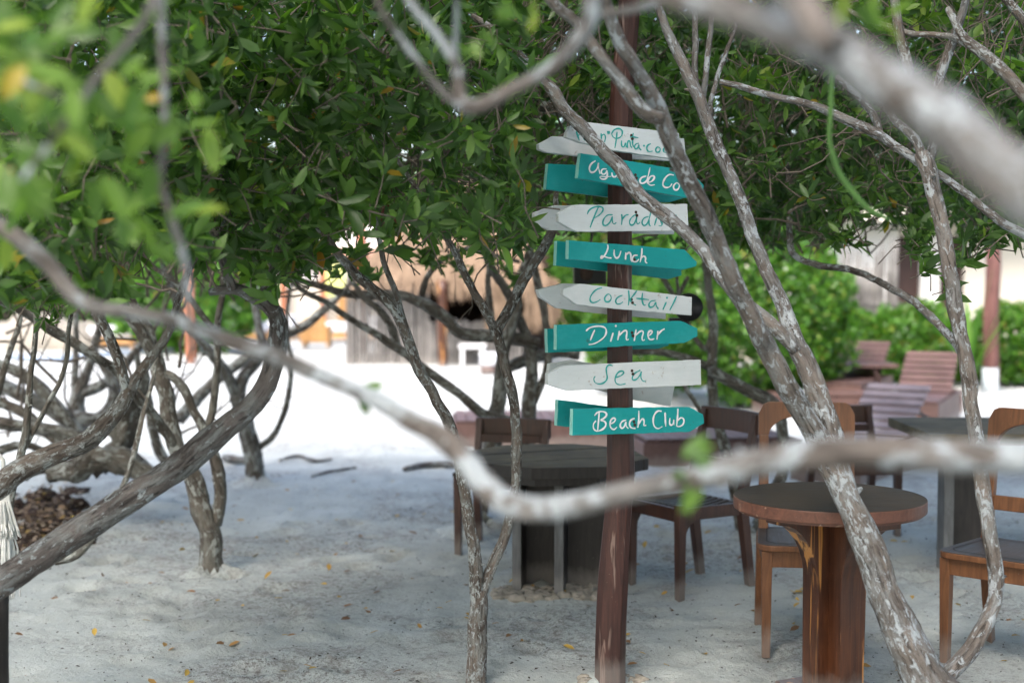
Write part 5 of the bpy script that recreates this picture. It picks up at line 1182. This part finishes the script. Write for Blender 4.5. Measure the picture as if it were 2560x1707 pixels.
for a in [('white cushioned daybed far left beyond the thin stems', 210, 872, 1.9, .8, .5), ('white daybed in the middle of the beach behind the mossy trunk', 350, 868, 1.8, .8, .5), ('white daybed between the lone orange post and the curved trunk', 540, 860, 2.0, .8, .5),
          ('long pale daybed close left of the hut corner', 850, 858, 1.7, .9, .5), ('pale daybed seen under the knotted trunk', 640, 852, 1.6, .8, .5)]: daybed(*a)
g = G(130, 900); m = MB(); q = [Vector((G(a, b).x, G(a, b).y, .03)) for a, b in ((20, 896), (110, 905), (200, 898), (290, 888), (380, 884))]
m.tube(q, [.05] * 5, 8, .2, 2); tag(m.build('blue_strip', M['blue']), 'long blue grey strip lying on the bright sand at far left', 'cloth roll')  # plain blue grey tube laid along the far left sand
# sand bank at far left, cream wall and terracotta roof beyond the beach
clods('sand_bank', 'low heaped sand bank with dry debris beyond the grey trunks at far left', 'sand bank', [(G(a, 870).x, G(a, 870).y + R.uniform(-.5, .5), R.uniform(.5, .9), .8) for a in range(-120, 230, 40)], 'clod')
by = 33.0
b2 = thing('beach_building', 'pale cream beach building with a terracotta beam seen under the leaves left of the hut', 'building', (PX(780, by), by, 0))
def bb(px0, px1, py0, py1, mat, nm, y=by, th=.3):
    x0, x1 = PX(px0, y), PX(px1, y); z1, z0 = PZ(py0, y), max(-.1, PZ(py1, y)); m = MB(); m.box(((x0 + x1) / 2, y + th / 2, (z0 + z1) / 2), (x1 - x0, th, z1 - z0)); m.build(nm, M[mat], b2)
bb(690, 1010, 560, 700, 'wall2', 'upper_wall'); bb(690, 1010, 702, 850, 'wall', 'lower_wall', by + .05); bb(690, 980, 618, 650, 'terracotta', 'beam', by - .35, .3)
for a in (700, 800, 900, 985): bb(a, a + 14, 650, 850, 'orange_wood', 'pillar', by - .34, .2)
bb(845, 890, 742, 800, 'box_wood', 'shutter', by - .06, .05)
M['yellow'] = mat_plain('yellow_green_canvas', (.62, .66, .22), .9)
bb(815, 862, 662, 740, 'yellow', 'awning', by - .9, .05)
# greenery beyond the beach
far = [(470, 26, 1.0, 1.5, 1.1), (330, 30, 1.2, 1.8, 1.3), (610, 34, 1.3, 2.0, 1.4), (160, 32, 1.2, 2.2, 1.4), (0, 33, 1.3, 2.0, 1.5), (1420, 30, 1.3, 1.9, 1.4), (1560, 27, 1.2, 1.8, 1.3), (1720, 25, 1.2, 1.6, 1.3), (-200, 30, 1.6, 2.2, 1.8), (880, 38, 2.2, 3, 1.6), (1180, 36, 2.4, 3.2, 1.8)]
LB = ['bright shrub beyond the beach behind the lone orange post', 'bright shrub beyond the beach under the left leaves', 'large shrub on the far side of the beach left of centre', 'wide shrub beyond the far left daybed', 'shrub at the far left end of the beach', 'sunlit shrub right of the thatched hut', 'sunlit yellow green shrub behind the signpost', 'sunlit shrub between the signboards and the big round bush', 'tall shrub outside the left edge', 'tall treetop behind the pale beach building', 'tall treetop behind the thatched hut']
for (px, d, cz, rx, rz_), lab in zip(far, LB):
    foliage_blob('beach_shrub', lab, 'shrub', PX(px, d), d, cz, rx, 1.0, rz_, 900, .20, 'leaf_bush', 3, group='shrubs beyond the beach')
# palm-like tall plants right background
for a, lab in ((1830, 'spiky palm plant behind the round bush'), (1930, 'second spiky palm plant nearer to the white wall')):
    g = G(a, 960); palm(lab, a, 965, 14, 2.9)
# far tree line all round the clearing
t_ = thing('tree_line', 'continuous dark belt of trees closing off the far side of the beach', 'tree line', (0, 46, 0))
nL = 9000; xx = RNG.uniform(-26, 30, nL); yy = 44 + RNG.uniform(-1.5, 3, nL) + .004 * xx ** 2; zz = RNG.uniform(.1, 1, nL) ** .8 * (4.6 + 1.4 * np.sin(xx * .7) + .8 * np.sin(xx * 1.9))
b, d, nr, LL, ax = rosettes(np.stack([xx, yy, zz], 1), 6, .42); o = link('foliage', leaves_mesh('foliage', b, d, nr, LL, .5, True), M['leaf_bush'], t_); tag(o, kind='stuff'); t_['kind'] = 'stuff'

# ------------------------------------------------------------------ left foreground details
g = G(2, 1690); t = thing('dark_prop', 'dark upright wooden prop under the curved trunk at the lower left edge', 'prop post', (P(2, 1500, 4.75).x, 4.75, 0))
m = MB(); q = [P(2, 1470, 4.62), P(3, 1560, 4.66), P(2, 1640, 4.72), P(0, 1700, 4.75)]; q[-1].z = min(q[-1].z, -.02); q.append(q[-1] + Vector((0, 0, -.2)))
m.tube(q, [.026, .025, .026, .028, .028], 10, .12, 3); m.build('shaft', M['black_wood'], t)
# hammock tassel
t = thing('rope_tassel', 'white cotton rope tassel hanging at the left edge behind the curved trunk', 'rope tassel', tuple(P(15, 1200, 5.0)))
m = MB()
for _ in range(90):
    x = R.gauss(8, 6); q = [P(8 + (x - 8) * .5, 1200, 5.0 + R.gauss(0, .01)), P(8 + (x - 8) * .8, 1225, 5.0), P(x * .9 + 2, 1250, 5.0), P(14 + (x - 8) * 1.4, 1290, 5.0 + R.gauss(0, .02)), P(20 + (x - 8) * 2.2, R.uniform(1325, 1350), 5.0 + R.gauss(0, .03))]
    m.tube(q, [.0035] * 5, 4, 0, R.uniform(0, 9), caps=False)
tag(m.build('rope_strands', M['rope'], t), kind='stuff')
m = MB()
for _ in range(80):
    x = R.gauss(20, 9); q = [P(18 + (x - 20) * .5, 1325, 5.02), P(x, 1370, 5.0 + R.gauss(0, .02)), P(22 + (x - 20) * 1.2, R.uniform(1440, 1500), 5.0 + R.gauss(0, .03))]
    m.tube(q, [.0035] * 3, 4, 0, R.uniform(0, 9), caps=False)
tag(m.build('rope_strands', M['rope'], t), kind='stuff')
m = MB(); m.tube([P(-40, 1105, 5.0), P(-10, 1128, 5.0), P(8, 1150, 5.0), P(10, 1200, 5.0)], [.008] * 4, 8, .05, 1); m.build('rope_loop', M['rope'], t)
# driftwood stump and debris pile
def roots(label, lst, mat, cat='stump', name='driftwood_stump'):
    g = G(lst[0][0][0], 1185); t = thing(name, label, cat, (g.x, g.y, 0))
    for i, L in enumerate(lst): limb(L, 8.6 + .1 * i, None, .035, .55, 16, .03).build('root', M[mat], t)
    return t
roots('gnarled dark driftwood stump with pale hollows lying behind the curved trunks', [
    [(120, 1192, 30), (180, 1170, 50), (240, 1150, 70), (300, 1160, 60), (360, 1182, 44), (400, 1195, 26)],
    [(270, 1170, 50), (310, 1090, 60), (325, 1020, 60), (345, 960, 40), (360, 910, 22)],
    [(230, 1120, 36), (160, 1080, 32), (90, 1066, 28), (20, 1060, 30), (-60, 1050, 26)], [(60, 1190, 30), (120, 1160, 40), (180, 1172, 34)], [(150, 1180, 22), (100, 1120, 20), (40, 1110, 18), (-40, 1140, 20)]], 'bark_far')
sp = []
for _ in range(150):
    a = R.uniform(-80, 200); b = 1420 - (a - 30) * .35 + R.uniform(-150, 0); 
    if b < 1220: continue
    g = G(a, min(b, 1440)); sp.append((g.x, g.y, R.uniform(.03, .085), R.uniform(.4, .9)))
clods('debris_heap', 'heap of dark leaf litter and broken roots behind the curved trunk at left', 'debris heap', sp, 'debris')
lm_ = MB()
c = np.array([(x + R.gauss(0, .06), y + R.gauss(0, .06), R.uniform(.04, .12)) for x, y, r, hz in sp for _ in range(5)])
tag(link('debris_leaves', leaves_mesh('debris_leaves', c, RNG.normal(size=(len(c), 3)) * np.array([1, 1, .3]), RNG.normal(size=(len(c), 3)) * .4 + np.array([0, 0, 1]), RNG.uniform(.03, .06, len(c)), .45), M['debris_leaf']), 'dry brown leaves scattered over the debris heap', 'dry leaves', kind='stuff')
# sticks on the sand
for a, lab in (([(700, 1150, 8), (745, 1140, 10), (790, 1152, 9), (830, 1148, 6)], 'dry twig lying on the sand behind the path'), ([(780, 1190, 8), (830, 1178, 9), (890, 1168, 6)], 'second dry twig on the sand nearer to the forked tree'), ([(1010, 1172, 12), (1060, 1162, 16), (1110, 1160, 18), (1170, 1165, 14)], 'dark curved stick lying left of the plank table'), ([(560, 1145, 16), (600, 1150, 20), (650, 1150, 16)], 'short root beside the base of the grey forked tree')):
    pts = []
    for px, py, w_ in a: gg = G(px, py, .02); pts.append((px, py, w_, gg.y))
    tag(limb(pts, step=.05, bump=.2, sides=8).build('fallen_stick', M['bark_dark']), lab, 'stick', 'sticks on the sand')

# black fittings behind the boards
t = thing('black_lamp', 'black round floodlight fixed behind the Cocktail board on the thin trunk', 'lamp', tuple(P(1742, 770, 6.4)))
m = MB(); pA = P(1722, 768, 6.4); m.tube([pA + Vector((0, -.02, 0)), pA + Vector((0, .02, 0)), pA + Vector((0, .09, 0))], [.062, .064, .035], 20, 0); m.build('housing', M['black'], t)
m = MB(); m.box(pA + Vector((-.04, .05, -.09)), (.09, .05, .08)); m.build('bracket', M['black'], t)
pB = P(1474, 684, 7.5); t = thing('black_speaker', 'small black box speaker hanging behind the post below the Lunch board', 'speaker', tuple(pB))
m = MB(); m.box(pB, (.17, .12, .11)); m.build('cabinet', M['black'], t, bevel=.008); m = MB(); m.tube([pB + Vector((0, 0, .05)), pB + Vector((.01, .02, .2)), pB + Vector((-.02, .03, .5))], [.006] * 3, 6, 0); m.build('hanger', M['black'], t)
m = MB(); m.tube([pB + Vector((-.02, -.062, 0)), pB + Vector((-.02, -.066, 0))], [.035, .034], 16, 0); m.build('speaker_cone', M['debris'], t)

# fallen leaves
lm1 = one_leaf_mesh(.42); lm1.materials.append(M['litter'])
spots = []
while len(spots) < 290:
    x = R.uniform(-2.2, 2.6); y = R.uniform(4.6, 10.5)
    if abs(x) < y * .37: spots.append((x, y))
for i, (x, y) in enumerate(spots):
    o = bpy.data.objects.new('fallen_leaf', lm1); COL.objects.link(o); o.location = (x, y, sand_h(x, y) + .006); s_ = R.uniform(.035, .065)
    o.scale = (s_, s_, s_); o.rotation_euler = (R.gauss(0, .3), R.gauss(0, .35), R.uniform(0, 6.28))
    tag(o, 'small dry yellow brown leaf lying on the sand', 'fallen leaf', 'fallen leaves on the sand')
# crumbs of bark, twig and shell in the sand
K = 9000; x = RNG.uniform(-3.4, 3.8, K); y = 4.4 + RNG.uniform(0, 1, K) ** 1.2 * 8; ok = np.abs(x) < y * .4; x, y = x[ok], y[ok]
c = np.stack([x, y, np.array([sand_h(a, b) for a, b in zip(x, y)]) + .003], 1)
tag(link('ground_crumbs', leaves_mesh('ground_crumbs', c, RNG.normal(size=(len(c), 3)) * np.array([1, 1, .15]), RNG.normal(size=(len(c), 3)) * .3 + np.array([0, 0, 1]), RNG.uniform(.005, .022, len(c)), .4), M['debris']), 'dark crumbs of bark and twig strewn over the sand', 'crumbs', kind='stuff')

# low sand ridges gathered round the feet of trunks and posts
def foot_mound(x, y, r, h, label):
    m = MB(); V = []; n1, n2 = 7, 22; s_ = R.uniform(0, 40)
    for i in range(n1):
        e = i / (n1 - 1); rr = r * (.35 + 1.0 * e)
        for k in range(n2):
            a = 2 * math.pi * k / n2; q = rr * (1 + .25 * noise.noise(Vector((math.cos(a) * 1.5 + s_, math.sin(a) * 1.5, e))))
            V.append((x + math.cos(a) * q, y + math.sin(a) * q, sand_h(x + math.cos(a) * q, y + math.sin(a) * q) + h * (1 - e) ** 1.5 * (1 + .8 * noise.noise(Vector((math.cos(a) * 4 + s_, math.sin(a) * 4, e * 5)))) - (.006 if i == n1 - 1 else 0)))
    m._add(V, [(i * n2 + k, i * n2 + (k + 1) % n2, (i + 1) * n2 + (k + 1) % n2, (i + 1) * n2 + k) for i in range(n1 - 1) for k in range(n2)], 0, True)
    return tag(m.build('sand_ridge', M['sand']), label, kind='structure')
for px, py, r, h, lab in ((532, 1436, .14, .05, 'sand gathered at the foot of the mossy tree'), (640, 1212, .16, .06, 'sand gathered at the foot of the grey forked tree'), (1880, 1345, .2, .07, 'sand gathered at the foot of the slim dark tree'), (1200, 1325, .2, .08, 'sand gathered at the foot of the dark leaning tree')):
    g = G(px, py); foot_mound(g.x, g.y, r, h, lab)
foot_mound(spx, spy, .12, .035, 'sand gathered round the foot of the signpost')
